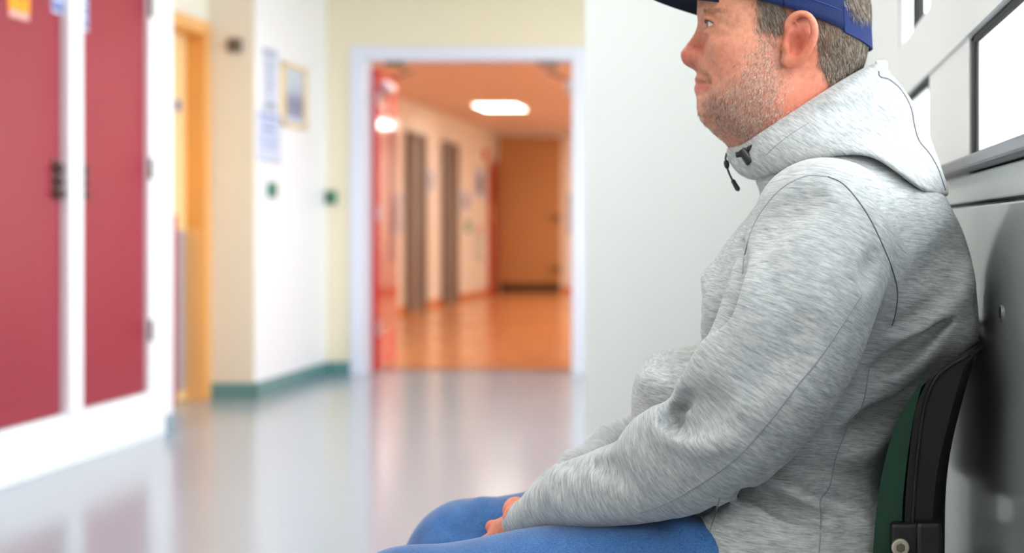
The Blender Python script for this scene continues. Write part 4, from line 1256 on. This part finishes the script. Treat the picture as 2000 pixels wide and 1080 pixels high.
v1, f1 = tube_mesh(catmull(np.array([W(1418, 312, 1.593), W(1419, 320, 1.592), W(1421, 330, 1.592)]), 8), [.001, .0026, .0033, .0035, .0035, .0033, .0026, .001], 10)
mesh('cord_bead', v1, f1, M_BLACK, hood, smooth=True)
v1, f1 = tube_mesh(catmull(np.array([W(1430, 350, 1.590), W(1436, 361, 1.589), W(1443, 373, 1.588)]), 10), [.001, .0025, .0028, .0028, .0028, .003, .003, .0032, .003, .001], 10)
mesh('cord_end', v1, f1, M_BLACK, hood, smooth=True)
# pocket zip
zp = shoot_line(bvh_h, [(1370, 1002), (1384, 996), (1397, 988)], 8)
if len(zp) > 3:
    tube('pocket_zip', zp, [.002, .0035, .0042, .0045, .0042, .0038, .003, .002][:len(zp)], M_BLACK, hoodie, ns=10)

# =================================================================== JEANS AND SHOES
fj = Field((-.56, 1.27, .03), (.16, 1.93, .70), .0058)
def leg(s, knee, hipz, foot):
    """s=+1 near leg, -1 far leg"""
    g = (lambda y: y) if s > 0 else (lambda y: 2 * YM - y)
    return g
NEAR = [(.06, 1.488, .570, .098), (-.06, 1.468, .568, .100), (-.18, 1.458, .562, .094), (-.30, 1.450, .555, .087), (-.40, 1.446, .543, .081)]
FAR = [(.06, 1.712, .570, .098), (-.06, 1.732, .568, .098), (-.18, 1.742, .558, .090), (-.30, 1.748, .548, .085), (-.40, 1.752, .535, .080)]
for T, foot in ((NEAR, (-.405, 1.45, .09)), (FAR, (-.41, 1.755, .09))):
    q = catmull(np.array(T), 14); fj.tube(q[:, :3], q[:, 3], k=.03)
    kx, ky, kz = T[-1][:3]
    sh_ = catmull(np.array([(kx, ky, kz, .081), (kx - .005, ky, kz - .1, .076), (kx + .0, ky, .3, .072), (foot[0], foot[1], foot[2], .062)]), 14)
    fj.tube(sh_[:, :3], sh_[:, 3], k=.02)
fj.ell((.06, YM, .565), (.09, .165, .10), k=.03)
def fpx(pts, r, mode, k, d): fj.tube(catmull(np.array([W(x, y, d) for x, y in pts]), 8), taper(8, r), k=k, mode=mode)
fj2 = Field((-.56, 1.27, .03), (.16, 1.93, .70), .012); fj2.F[:] = 1
Vj, Qj = fj.nets(); bj = bvh_of(Vj, Qj)
def jfold(pts, r, k, mode, off):
    P = np.array(shoot_line(bj, pts, 12))
    if len(P) > 3: fj.tube(P + [0, off, 0], taper(len(P), r), k=k, mode=mode)
jfold([(925, 990), (945, 1010), (968, 1036)], .007, .018, 'sub', -.001)
jfold([(938, 985), (960, 1008), (985, 1030)], .007, .03, 'add', .003)
jfold([(870, 1020), (890, 1034), (908, 1046)], .006, .02, 'sub', -.001)
jfold([(1300, 1020), (1340, 1045), (1375, 1075)], .007, .02, 'sub', -.002)
jfold([(1325, 1018), (1370, 1048), (1400, 1078)], .007, .03, 'add', .002)
fj.noise(.0011, 8.0, 11)
fj.blur(1)
Vj, Qj = fj.nets(); Vj = relax(Vj, Qj, 1)
jeans = quad_mesh('jeans', Vj, Qj, M_DENIM, person); jeans['label'] = 'mid-blue denim jeans'
for y in (1.45, 1.755):
    fs = Field((-.68, y - .07, -.005), (-.28, y + .07, .17), .005)
    fs.tube([(-.37, y, .05), (-.47, y, .042), (-.60, y, .032)], [.045, .046, .032], k=.02)
    fs.tube([(-.405, y, .06), (-.408, y, .13)], [.045, .048], k=.02)
    x_, y_, z_ = fs.xyz((slice(None),) * 3)
    fs.F = np.maximum(fs.F, (0.0 - z_) + np.float32(0.002))
    Vs, Qs = fs.nets()
    so = quad_mesh('shoe', Vs, Qs, mat('dark_shoe_leather', rgb(46, 40, 38), rough=.5), person)
    box('shoe_sole', (-.635, -.325), (y - .04, y + .04), (0.0, .014), M_BLACK, so, bevel=.006)

# =================================================================== BODY: HEAD, NECK, HANDS AND THE REST UNDER THE CLOTHES
def H(px, py, dy=0.0): return np.array(W(px, py, YM + dy))
def head_field(h, carve=()):
    f = Field((-.118, 1.488, 1.035), (.145, 1.712, 1.375), h)
    rows = [(-80, 1425, 1600, .050), (-40, 1382, 1640, .066), (0, 1369, 1650, .0715), (22, 1371, 1640, .0722), (45, 1383, 1630, .0715), (62, 1385, 1625, .071),
            (85, 1384, 1620, .0705), (110, 1383, 1612, .069), (132, 1382, 1605, .0675), (150, 1383, 1598, .066), (163, 1386, 1592, .065),
            (178, 1388, 1588, .0635), (192, 1390, 1585, .062), (208, 1392, 1582, .059), (222, 1400, 1578, .054), (238, 1418, 1574, .048), (262, 1450, 1566, .040)]
    f.loft([mz(r[0]) for r in rows], [mx_(r[1]) for r in rows], [mx_(r[2]) for r in rows], [r[3] for r in rows], YM, n=2.1)
    muz = [(70, 1382, 1440, .022), (85, 1379, 1450, .027), (110, 1371, 1450, .032), (130, 1359, 1450, .034), (146, 1364, 1450, .034), (160, 1377, 1450, .033),
           (176, 1384, 1450, .032), (190, 1390, 1450, .031), (206, 1391, 1450, .030), (220, 1397, 1450, .027), (234, 1413, 1450, .022)]
    f.loft([mz(r[0]) for r in muz], [mx_(r[1]) for r in muz], [mx_(r[2]) for r in muz], [r[3] for r in muz], YM, n=2.0, k=.014)
    f.ell(H(1530, -8), (.0985, .0775, .094), k=.02)                       # cranium
    f.ell(H(1618, 60), (.046, .062, .060), k=.03)                         # occiput
    f.tube([H(1575, 120), H(1566, 200), H(1578, 290), H(1610, 400)], [.059, .0615, .060, .060], k=.03)
    for s in (-1, 1):                                                     # both sides of the face
        f.tube([H(1379, 28, s * .010), H(1390, 22, s * .026), H(1425, 24, s * .050), H(1450, 34, s * .062)], [.006, .0075, .0075, .006], k=.016)   # brow ridge
        f.ell(H(1399, 49, s * .034), (.014, .0135, .0115), k=.012, mode='sub')          # eye socket
        f.ell(H(1430, 88, s * .047), (.024, .018, .018), k=.03)           # cheekbone
        f.ell(H(1466, 160, s * .042), (.040, .027, .045), k=.03)          # cheek
        f.ell(H(1486, 205, s * .043), (.038, .025, .034), k=.03)          # jaw corner
        f.ell(H(1366, 111, s * .0130), (.0120, .0078, .0094), k=.005)     # wing of the nose
        f.ell(H(1355, 122.5, s * .0095), (.0068, .0045, .0028), k=.002, mode='sub')     # nostril
        # lids: a shell round the eyeball with its slit
        ec = H(1400, 47, s * .0315)
        f.ell(ec, (.0134, .0134, .0134), k=.004)
        slit = [ec + np.array([-.0138 * math.cos(a), s * .0138 * math.sin(a), z]) for a, z in ((-.45, -.0016), (0, -.0004), (.5, -.0004), (.95, -.0014), (1.3, -.0030))]
        f.tube(catmull(np.array(slit), 15), taper(15, .0042, .3), k=.0012, mode='sub')
        f.tube(catmull(np.array([ec + np.array([-.0148 * math.cos(a), s * .0148 * math.sin(a), z]) for a, z in ((-.4, .0050), (0, .0068), (.5, .0070), (1.0, .0052), (1.45, .0010))]), 12), taper(12, .0028, .5), k=.003)   # upper lid
        f.tube(catmull(np.array([ec + np.array([-.0140 * math.cos(a), s * .0140 * math.sin(a), z]) for a, z in ((-.4, -.0085), (.1, -.0100), (.7, -.0098), (1.3, -.0075))]), 12), taper(12, .0024, .5), k=.004)            # lower lid
        # ear ------------------------------------------------------------
        def E(px, py, off): return H(px, py, s * off)
        f.ell(E(1560, 80, .074), (.0185, .0065, .031), k=.006, rot=[[.94, s * -.17, -.29], [s * .17, .985, 0], [.29, 0, .957]])
        rim = [E(1543, 72, .078), E(1537, 52, .080), E(1545, 36, .083), E(1559, 28, .087), E(1576, 30, .091), E(1588, 45, .094), E(1591, 66, .094), E(1584, 88, .091), E(1571, 107, .087), E(1556, 120, .083)]
        rq = catmull(np.array(rim), 26)
        f.tube(rq, np.interp(np.linspace(0, 1, 26), [0, .15, .5, .8, 1], [.0030, .0042, .0050, .0050, .0052]), k=.004)
        f.ell(E(1542, 119, .080), (.0090, .0055, .0090), k=.006)          # lobe
        f.tube(catmull(np.array([E(1557, 45, .084), E(1572, 56, .087), E(1577, 76, .087), E(1568, 97, .085), E(1552, 106, .084)]), 14), [.0030] * 14, k=.004)   # antihelix
        f.ell(E(1553, 84, .085), (.0095, .0120, .0150), k=.004, mode='sub')   # concha
        f.ell(E(1566, 43, .090), (.0085, .0075, .0055), k=.003, mode='sub')   # upper hollow
        f.ell(E(1536, 92, .081), (.0048, .0050, .0068), k=.005)           # tragus
    # nose
    nb = [H(1380, 40), H(1374, 56), H(1365, 76), H(1355, 93), H(1349, 107), H(1350, 114)]
    f.tube(nb, [.0060, .0068, .0082, .0095, .0110, .0102], k=.012)
    f.tube([H(1347, 110), H(1362, 124)], [.0085, .0052], k=.008)
    # lips
    up_ = catmull(np.array([H(1390, 162, -.0265), H(1378, 158, -.019), H(1367, 155.5, -.008), H(1364.5, 156, 0), H(1367, 155.5, .008), H(1378, 158, .019), H(1390, 162, .0265)]), 21)
    f.tube(up_, taper(21, .0052, .35), k=.006)
    lw_ = catmull(np.array([H(1390, 164, -.0255), H(1380, 170, -.018), H(1370, 172.5, -.008), H(1367.5, 173, 0), H(1370, 172.5, .008), H(1380, 170, .018), H(1390, 164, .0255)]), 21)
    f.tube(lw_, taper(21, .0066, .3), k=.006)
    for (pts, r, k) in carve: f.tube(pts, r, k=k, mode='sub')
    f.tube([H(1368, 188, -.014), H(1365, 187.5, 0), H(1368, 188, .014)], .0035, k=.010, mode='sub')
    f.ell(H(1405, 209), (.0135, .019, .0135), k=.02)                      # chin
    f.tube([H(1402, 216), H(1440, 236), H(1476, 262), H(1510, 290)], [.020, .029, .034, .038], k=.03)   # under the chin
    f.blur(1)
    return f
f0 = head_field(.0032); V0, Q0 = f0.nets(); b0_ = bvh_of(relax(V0, Q0, 1), Q0)
carve = []
def mark(pts, r, k, off, n=14, ends=.3):
    P = np.array(shoot_line(b0_, pts, n)) + [off * .5, off, 0]
    R_ = taper(len(P), r, ends)
    carve.append((P, R_, k)); carve.append((np.array([mirror(p) for p in P]), R_, k))
    return P
mouth = mark([(1359, 161.5), (1366, 162), (1374, 162), (1382, 162.5), (1389, 164)], .0022, .0022, .0004, ends=.6)
carve.append((np.array([mouth[0], (mouth[0][0] - .001, YM, mouth[0][2]), mirror(mouth[0])]), .002, .002))
mark([(1381, 116), (1387, 130), (1394, 146), (1400, 158)], .0034, .012, -.0010)
mark([(1392, 62), (1404, 68), (1416, 66)], .0026, .008, -.0010)
mark([(1410, 46), (1422, 52), (1434, 58)], .0016, .005, -.0006)
fhd = head_field(.0017, carve)
Vh, Qh = fhd.nets(); Vh = relax(Vh, Qh, 2, .4)

# hands ------------------------------------------------------------------
fa = Field((-.43, 1.47, .545), (-.215, 1.715, .70), .0018)
def finger(pts, r0, r1, k=.004):
    q = catmull(np.array(pts), 12); fa.tube(q, np.linspace(r0, r1, 12), k=k)
# left hand (near): wrist from the cuff, palm facing inwards, fingers folded over the other hand
wl = np.array(W(1022, 1016, 1.53)); pl = np.array(W(1004, 1058, 1.548))
fa.tube([wl + [.05, -.02, .012], wl, pl + [.012, -.002, .006]], [.026, .0245, .024], k=.01)
fa.ell(pl, (.034, .017, .028), k=.012)
finger([W(1004, 1020, 1.535), W(985, 1026, 1.548), W(970, 1030, 1.56), W(961, 1028.5, 1.568)], .0115, .0082)       # thumb
for i, (dx, dz) in enumerate(((-.016, .004), (-.016, -.012), (-.013, -.028), (-.008, -.042))):
    k0 = pl + [dx - .012, .004, dz - .004]
    finger([k0, k0 + [-.020, .010, -.012], k0 + [-.024, .030, -.022], k0 + [-.012, .044, -.024]], .0100 - .0006 * i, .0078 - .0005 * i)
# right hand (far), lying in the left one, its thumb on top
wr = np.array(W(1045, 1000, 1.645)); pr = np.array(W(1020, 1040, 1.625))
fa.tube([wr + [.05, .03, .012], wr, pr + [.012, .004, .006]], [.026, .0245, .024], k=.01)
fa.ell(pr, (.033, .018, .027), k=.012)
finger([W(1032, 1004, 1.628), W(1017, 992, 1.612), W(1004, 988.5, 1.60), W(998, 996, 1.592)], .0128, .0105)          # thumb, knuckle raised
for i, (dx, dz) in enumerate(((-.014, -.002), (-.015, -.016), (-.012, -.030), (-.008, -.042))):
    k0 = pr + [dx - .012, -.004, dz - .004]
    finger([k0, k0 + [-.018, -.010, -.012], k0 + [-.022, -.026, -.022], k0 + [-.012, -.040, -.024]], .0098 - .0006 * i, .0076 - .0005 * i)
fa.blur(1)
Va, Qa = fa.nets()
# trunk, arms and legs inside the clothes -------------------------------
fb = Field((-.50, 1.30, .06), (.24, 1.90, 1.13), .013)
fb.loft(tz, [v + .03 for v in tf], [v - .03 for v in tb], [max(.03, v - .03) for v in tw], YM, n=2.2)
fb.tube([H(1580, 270), (.07, YM, 1.0)], [.05, .06], k=.03)
fb.tube(arm_n, np.maximum(arm_nr - .026, .016), k=.02); fb.tube(arm_f, np.maximum(arm_fr - .026, .016), k=.02)
for T in (NEAR, FAR):
    q = np.array(T); fb.tube(q[:, :3], q[:, 3] - .03, k=.02)
    fb.tube([q[-1, :3], (q[-1, 0], q[-1, 1], .1)], [.05, .035], k=.02)
Vb, Qb = fb.nets()
BV = np.vstack([Vh, Va, Vb]); BQ = np.vstack([Qh, Qa + len(Vh), Qb + len(Vh) + len(Va)])

# skin tone -------------------------------------------------------------
def L3(r, g, b): return np.array(rgb(r, g, b)[:3])
tone = np.tile(L3(226, 166, 140), (len(BV), 1))
def dab(p, r, c, w):
    p = np.array(p)
    for pp in (p, np.array(mirror(p))):
        d = np.exp(-(((BV - pp) / np.array(r)) ** 2).sum(1)) * w
        tone[:] = tone * (1 - d[:, None]) + L3(*c) * d[:, None]
dab(H(1345, 110), (.022, .022, .022), (206, 112, 98), .8)
dab(H(1420, 115, -.05), (.035, .04, .025), (220, 138, 116), .55)
dab(H(1395, 55, -.03), (.014, .02, .010), (196, 122, 104), .5)
dab(H(1575, 80, -.085), (.04, .02, .04), (224, 122, 102), .75)
dab(H(1548, 88, -.08), (.010, .012, .013), (170, 78, 66), .6)  # shade in the ear's hollow put into the skin colour
dab(H(1560, 220, -.05), (.06, .06, .05), (216, 116, 88), .8)
dab(H(1500, 270, -.03), (.05, .06, .03), (206, 110, 84), .6)
dab(H(1455, 190, -.05), (.055, .05, .055), (212, 148, 128), .7)
dab(H(1375, 144), (.016, .03, .008), (206, 146, 112), .5)
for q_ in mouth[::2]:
    dab(q_ + [0, 0, -.0052], (.006, .006, .0045), (204, 104, 98), .6)
    dab(q_ + [0, 0, .0035], (.005, .005, .0028), (198, 110, 98), .5)
    dab(q_, (.003, .003, .0014), (120, 52, 48), .7)  # shade between the lips painted as a dark line
dab(H(1430, 0, -.05), (.06, .06, .03), (226, 164, 134), .5)
hand = np.arange(len(BV)) >= len(Vh)
tone[hand] = L3(226, 148, 122)
dab(W(961, 1028, 1.568), (.016, .016, .012), (226, 112, 100), .8)
tone *= np.array([.97, .87, .82])
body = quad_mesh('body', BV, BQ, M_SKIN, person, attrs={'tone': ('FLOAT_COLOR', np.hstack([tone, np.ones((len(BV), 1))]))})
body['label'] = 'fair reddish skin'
# eyes
for s in (-1, 1):
    ec = H(1400, 47, s * .0315)
    bm = bmesh.new(); bmesh.ops.create_uvsphere(bm, u_segments=28, v_segments=18, radius=.0121, matrix=Matrix.Translation(ec))
    ey = from_bm('eye', bm, mat('eye_white', rgb(222, 212, 204), rough=.12), person, smooth=True)
    g = Vector((-1, s * .10, -.02)).normalized()
    bm = bmesh.new(); bm_cyl(bm, Vector(ec) + g * .0098, g, .0058, .0050, .0023, 24, .0006)
    from_bm('iris', bm, mat('iris_blue_grey', rgb(96, 112, 122), rough=.1), ey, smooth=True)
    bm = bmesh.new(); bm_cyl(bm, Vector(ec) + g * .0116, g, .0024, .0022, .0008, 18)
    from_bm('pupil', bm, M_BLACK, ey, smooth=True)
    lash = [ec + np.array([-.0143 * math.cos(a), s * .0143 * math.sin(a), z]) for a, z in ((-.4, .0020), (0, .0036), (.5, .0036), (.95, .0020), (1.3, -.0010))]
    tube('eyelashes', catmull(np.array(lash), 14), taper(14, .0009, .4), mat('lash_brown', rgb(92, 62, 50), rough=.7), person, ns=6)

# =================================================================== HAIR AND STUBBLE (single strands)
def in_poly(px, py, poly):
    P = np.array(poly, float); n = len(P); ins = np.zeros(len(px), bool)
    j = n - 1
    for i in range(n):
        xi, yi, xj, yj = *P[i], *P[j]
        ins ^= ((yi > py) != (yj > py)) & (px < (xj - xi) * (py - yi) / (yj - yi + 1e-12) + xi)
        j = i
    return ins
T3 = np.vstack([Qh[:, [0, 1, 2]], Qh[:, [0, 2, 3]]])
A_, B_, C_ = Vh[T3[:, 0]], Vh[T3[:, 1]], Vh[T3[:, 2]]
cr = np.cross(B_ - A_, C_ - A_); ar = np.linalg.norm(cr, axis=1) + 1e-15; TN = cr / ar[:, None]
def roots(n, poly, jit=6.0, seed=1):
    r = np.random.default_rng(seed)
    cen_ = (A_ + B_ + C_) / 3
    y = np.where(cen_[:, 1] > YM, 2 * YM - cen_[:, 1], cen_[:, 1])
    px = VPX + cen_[:, 0] / y * F_PX; py = VPY - (cen_[:, 2] - CAM_Z) / y * F_PX
    near = in_poly(px + r.normal(0, jit, len(px)), py + r.normal(0, jit, len(py)), poly)
    ear = (np.abs(cen_[:, 1] - YM) > .0765) & (cen_[:, 0] > .018) & (cen_[:, 0] < .063)
    w = ar * near * ~ear
    if w.sum() <= 0: return np.zeros((0, 3)), np.zeros((0, 3))
    t = r.choice(len(w), n, p=w / w.sum())
    u, v = r.random(n), r.random(n); fl = u + v > 1; u[fl], v[fl] = 1 - u[fl], 1 - v[fl]
    return A_[t] + (B_ - A_)[t] * u[:, None] + (C_ - A_)[t] * v[:, None], TN[t]
def strands(name, R, N, flow, length, lift, radius, colors, seed=2, jit=.25, parent=None, **kw):
    r = np.random.default_rng(seed); n = len(R)
    D = np.asarray(flow, float) + r.normal(0, jit, (n, 3))
    D -= N * (D * N).sum(1)[:, None]; D /= np.linalg.norm(D, axis=1)[:, None] + 1e-9
    Ls = length * r.uniform(.6, 1.25, n)[:, None]
    d1 = D * (1 - lift) + N * lift * 1.5; d1 /= np.linalg.norm(d1, axis=1)[:, None]
    d2 = D + N * lift * .4; d2 /= np.linalg.norm(d2, axis=1)[:, None]
    p0 = R - N * .0006; p1 = p0 + d1 * Ls * .5; p2 = p1 + d2 * Ls * .5
    s = np.cross(D, N); s /= np.linalg.norm(s, axis=1)[:, None] + 1e-9
    rad = radius * r.uniform(.7, 1.3, n)[:, None]
    vs_ = []
    for a in range(3):
        o = s * math.cos(a * 2.094) + N * math.sin(a * 2.094); vs_.append(p0 + o * rad)
    for a in range(3):
        o = s * math.cos(a * 2.094) + N * math.sin(a * 2.094); vs_.append(p1 + o * rad * .85)
    vs_.append(p2)
    VV = np.stack(vs_, 1).reshape(-1, 3)
    base = (np.arange(n) * 7)[:, None, None]
    tri = np.array([[0, 1, 4], [0, 4, 3], [1, 2, 5], [1, 5, 4], [2, 0, 3], [2, 3, 5], [3, 4, 6], [4, 5, 6], [5, 3, 6]])[None]
    TT = (base + tri).reshape(-1, 3)
    pal = np.array([L3(*c) for c, w in colors]); pw = np.array([w for c, w in colors], float)
    cc_ = pal[r.choice(len(pal), n, p=pw / pw.sum())] * r.uniform(.8, 1.15, n)[:, None]
    CC = np.repeat(np.hstack([cc_, np.ones((n, 1))]), 7, axis=0)
    me = bpy.data.meshes.new(name)
    me.vertices.add(len(VV)); me.vertices.foreach_set('co', VV.astype(np.float32).ravel())
    me.loops.add(len(TT) * 3); me.loops.foreach_set('vertex_index', TT.astype(np.int32).ravel())
    me.polygons.add(len(TT)); me.polygons.foreach_set('loop_start', np.arange(0, len(TT) * 3, 3, dtype=np.int32))
    me.polygons.foreach_set('use_smooth', np.ones(len(TT), bool))
    me.update(calc_edges=True)
    at = me.attributes.new('tone', 'FLOAT_COLOR', 'POINT'); at.data.foreach_set('color', CC.astype(np.float32).ravel())
    me.materials.append(M_HAIR)
    o = bpy.data.objects.new(name, me); col.objects.link(o); setparent(o, parent or person)
    tag(o, kind='stuff', **kw)
    return o
GREY = [((176, 158, 140), 3), ((146, 126, 110), 3), ((206, 196, 184), 2.4), ((104, 86, 74), 1.8), ((226, 220, 212), 1)]
BEARD = [((250, 240, 232), 6), ((220, 192, 170), 2), ((184, 134, 100), 2), ((146, 100, 76), 1.4)]
# sides and back of the head
R1, N1 = roots(4200, [(1476, -40), (1540, -40), (1548, 12), (1530, 40), (1518, 62), (1494, 60), (1482, 35)], 8, 3)
strands('temple_hair', R1, N1, (.35, 0, -1), .011, .16, .00022, GREY, 4)
R1, N1 = roots(17000, [(1588, 26), (1630, 44), (1650, 44), (1640, -90), (1720, -100), (1720, 70), (1700, 150), (1664, 180), (1634, 172), (1612, 150), (1600, 115), (1595, 60)], 3, 5)
strands('nape_hair', R1, N1, (.18, 0, -1), .014, .18, .00024, GREY, 6)
# beard and moustache
R1, N1 = roots(17000, [(1490, 60), (1512, 62), (1518, 110), (1522, 140), (1530, 185), (1520, 240), (1490, 285), (1450, 290), (1405, 255), (1376, 230), (1370, 204), (1376, 192), (1392, 190), (1402, 176), (1428, 168), (1452, 142), (1474, 108)], 14, 7)
strands('beard', R1, N1, (-.25, 0, -1), .0075, .15, .00014, BEARD, 8, jit=.35)
R1, N1 = roots(3200, [(1357, 130), (1362, 155), (1388, 158), (1394, 152), (1388, 138), (1368, 129)], 2, 9)
strands('moustache', R1, N1, (-.1, 0, -1), .0046, .12, .00012, [((226, 178, 128), 3), ((240, 214, 176), 2), ((196, 140, 96), 2)], 10, jit=.35)
R1, N1 = roots(650, [(1372, 16), (1385, 13), (1412, 16), (1424, 21), (1400, 25), (1374, 26)], 2, 11)
strands('eyebrow', R1, N1, (.9, 0, -.15), .0065, .12, .00014, [((196, 150, 114), 3), ((160, 118, 88), 2)], 12, jit=.3)

# =================================================================== CAP
capx, capy = mx_(1529), YM
def ring_z(x):                              # lower edge, high in front, low behind
    t = (x - mx_(1364)) / (mx_(1692) - mx_(1364))
    return mz(-4) + (mz(92) - mz(-4)) * (np.clip(t, 0, 1) ** 1.25)
NT, NP = 96, 26
cv_, cf_ = [], []
for i in range(NP):
    v = i / (NP - 1)
    rr = math.cos(v * math.pi / 2) ** 0.62
    for j in range(NT):
        a = 2 * math.pi * j / NT
        x0 = capx + (0.1062 + .001 * math.sin(6 * a)) * math.cos(a); y0 = capy + (.0850) * math.sin(a)
        zb = ring_z(x0)
        z = zb + (mz(-165) - zb) * math.sin(v * math.pi / 2) ** 1.05
        cv_.append((capx + (x0 - capx) * rr - .004 * v, capy + (y0 - capy) * rr, z))
def hole(j, i):                             # arched opening above the strap at the back
    a = abs(((2 * math.pi * (j + .5) / NT + math.pi) % (2 * math.pi)) - math.pi)
    v = (i + .5) / (NP - 1)
    return v > .115 and (a / .45) ** 2 + ((v - .1) / .36) ** 2 < 1
for i in range(NP - 1):
    for j in range(NT):
        if not hole(j, i):
            j2 = (j + 1) % NT
            cf_.append((i * NT + j, i * NT + j2, (i + 1) * NT + j2, (i + 1) * NT + j))
cap = mesh('cap', cv_, cf_, M_NAVY, person, smooth=True); cap['label'] = 'navy blue baseball cap'
sm = cap.modifiers.new('thick', 'SOLIDIFY'); sm.thickness = .0022; sm.offset = 1
def cap_pt(a, v, out=.0024):
    x0 = capx + 0.1062 * math.cos(a); y0 = capy + .0850 * math.sin(a); zb = ring_z(x0)
    rr = math.cos(v * math.pi / 2) ** 0.62
    n = np.array([math.cos(a), math.sin(a) * 1.2, v * .8]); n /= np.linalg.norm(n)
    return np.array([capx + (x0 - capx) * rr - .004 * v, capy + (y0 - capy) * rr, zb + (mz(-165) - zb) * math.sin(v * math.pi / 2) ** 1.05]) + n * out
for a in [math.pi / 6 + k * math.pi / 3 for k in range(6)]:
    tube('panel_seam', [cap_pt(a, v) for v in np.linspace(0 if abs(math.cos(a)) < .8 or math.cos(a) < 0 else .45, .97, 22)], .0007, M_NAVYD, cap, ns=6)
tube('edge_stitching', [cap_pt(a, .1) for a in np.linspace(.5, 2 * math.pi - .5, 70)], .0005, mat('navy_thread', rgb(52, 72, 146), rough=.9), cap, ns=5)
# back strap
sv, sf_ = [], []
for j, a in enumerate(np.linspace(-.85, .85, 34)):
    b0, b1 = cap_pt(a, .0, .0035), cap_pt(a, .125, .0035)
    b0 = b0 + [0, 0, -.003]
    for p, o in ((b0, 0), (b1, 0), (b1, -.003), (b0, -.003)):
        n = np.array([math.cos(a), math.sin(a), 0]); sv.append(p + n * o)
for j in range(33):
    for q_ in range(4):
        sf_.append((j * 4 + q_, j * 4 + (q_ + 1) % 4, (j + 1) * 4 + (q_ + 1) % 4, (j + 1) * 4 + q_))
sf_ += [(0, 1, 2, 3), (135, 134, 133, 132)]
mesh('back_strap', sv, sf_, mat('strap_navy', rgb(24, 44, 104), rough=.85, bump=.3, bump_scale=900), cap)
bm = bmesh.new(); bm_cyl(bm, (capx - .004, capy, mz(-165) - .001), (0, 0, 1), .007, .004, .005, 18, .001)
from_bm('top_button', bm, M_NAVY, cap, smooth=True)
# visor
NS, NR = 40, 14
def visor(s, t, dz):
    x0 = capx - 0.1062 * math.sqrt(max(0, 1 - (s * .66) ** 2)) + .004
    y0 = capy + .0850 * s * .66 * 1.02
    dip = -.011 * abs(s) ** 2.0
    x1 = x0 - (.074 * (1 - .62 * abs(s) ** 2.6)) * t
    return (x1, y0 * (1 - .0) + (y0 - capy) * .06 * t, ring_z(x0) + dip * (1 - .2 * t) + .004 + .006 * t * (1 - s * s) + dz)
vv_, vf_ = [], []
for lay, dz in ((0, 0), (1, -.0035)):
    for i in range(NS + 1):
        for j in range(NR + 1):
            e_ = .0016 if (j == NR) else 0
            vv_.append(visor(-1 + 2 * i / NS, j / NR, dz + (e_ if lay else -e_)))
n1 = (NS + 1) * (NR + 1)
g_ = lambda l, i, j: l * n1 + i * (NR + 1) + j
for i in range(NS):
    for j in range(NR):
        vf_.append((g_(0, i, j), g_(0, i + 1, j), g_(0, i + 1, j + 1), g_(0, i, j + 1)))
        vf_.append((g_(1, i, j + 1), g_(1, i + 1, j + 1), g_(1, i + 1, j), g_(1, i, j)))
    vf_.append((g_(0, i, NR), g_(0, i + 1, NR), g_(1, i + 1, NR), g_(1, i, NR)))
    vf_.append((g_(1, i, 0), g_(1, i + 1, 0), g_(0, i + 1, 0), g_(0, i, 0)))
for j in range(NR):
    vf_.append((g_(0, 0, j + 1), g_(1, 0, j + 1), g_(1, 0, j), g_(0, 0, j)))
    vf_.append((g_(0, NS, j), g_(1, NS, j), g_(1, NS, j + 1), g_(0, NS, j + 1)))
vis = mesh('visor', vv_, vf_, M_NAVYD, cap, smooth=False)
bm = bmesh.new(); bm.from_mesh(vis.data); bmesh.ops.recalc_face_normals(bm, faces=bm.faces); bm.to_mesh(vis.data); bm.free()
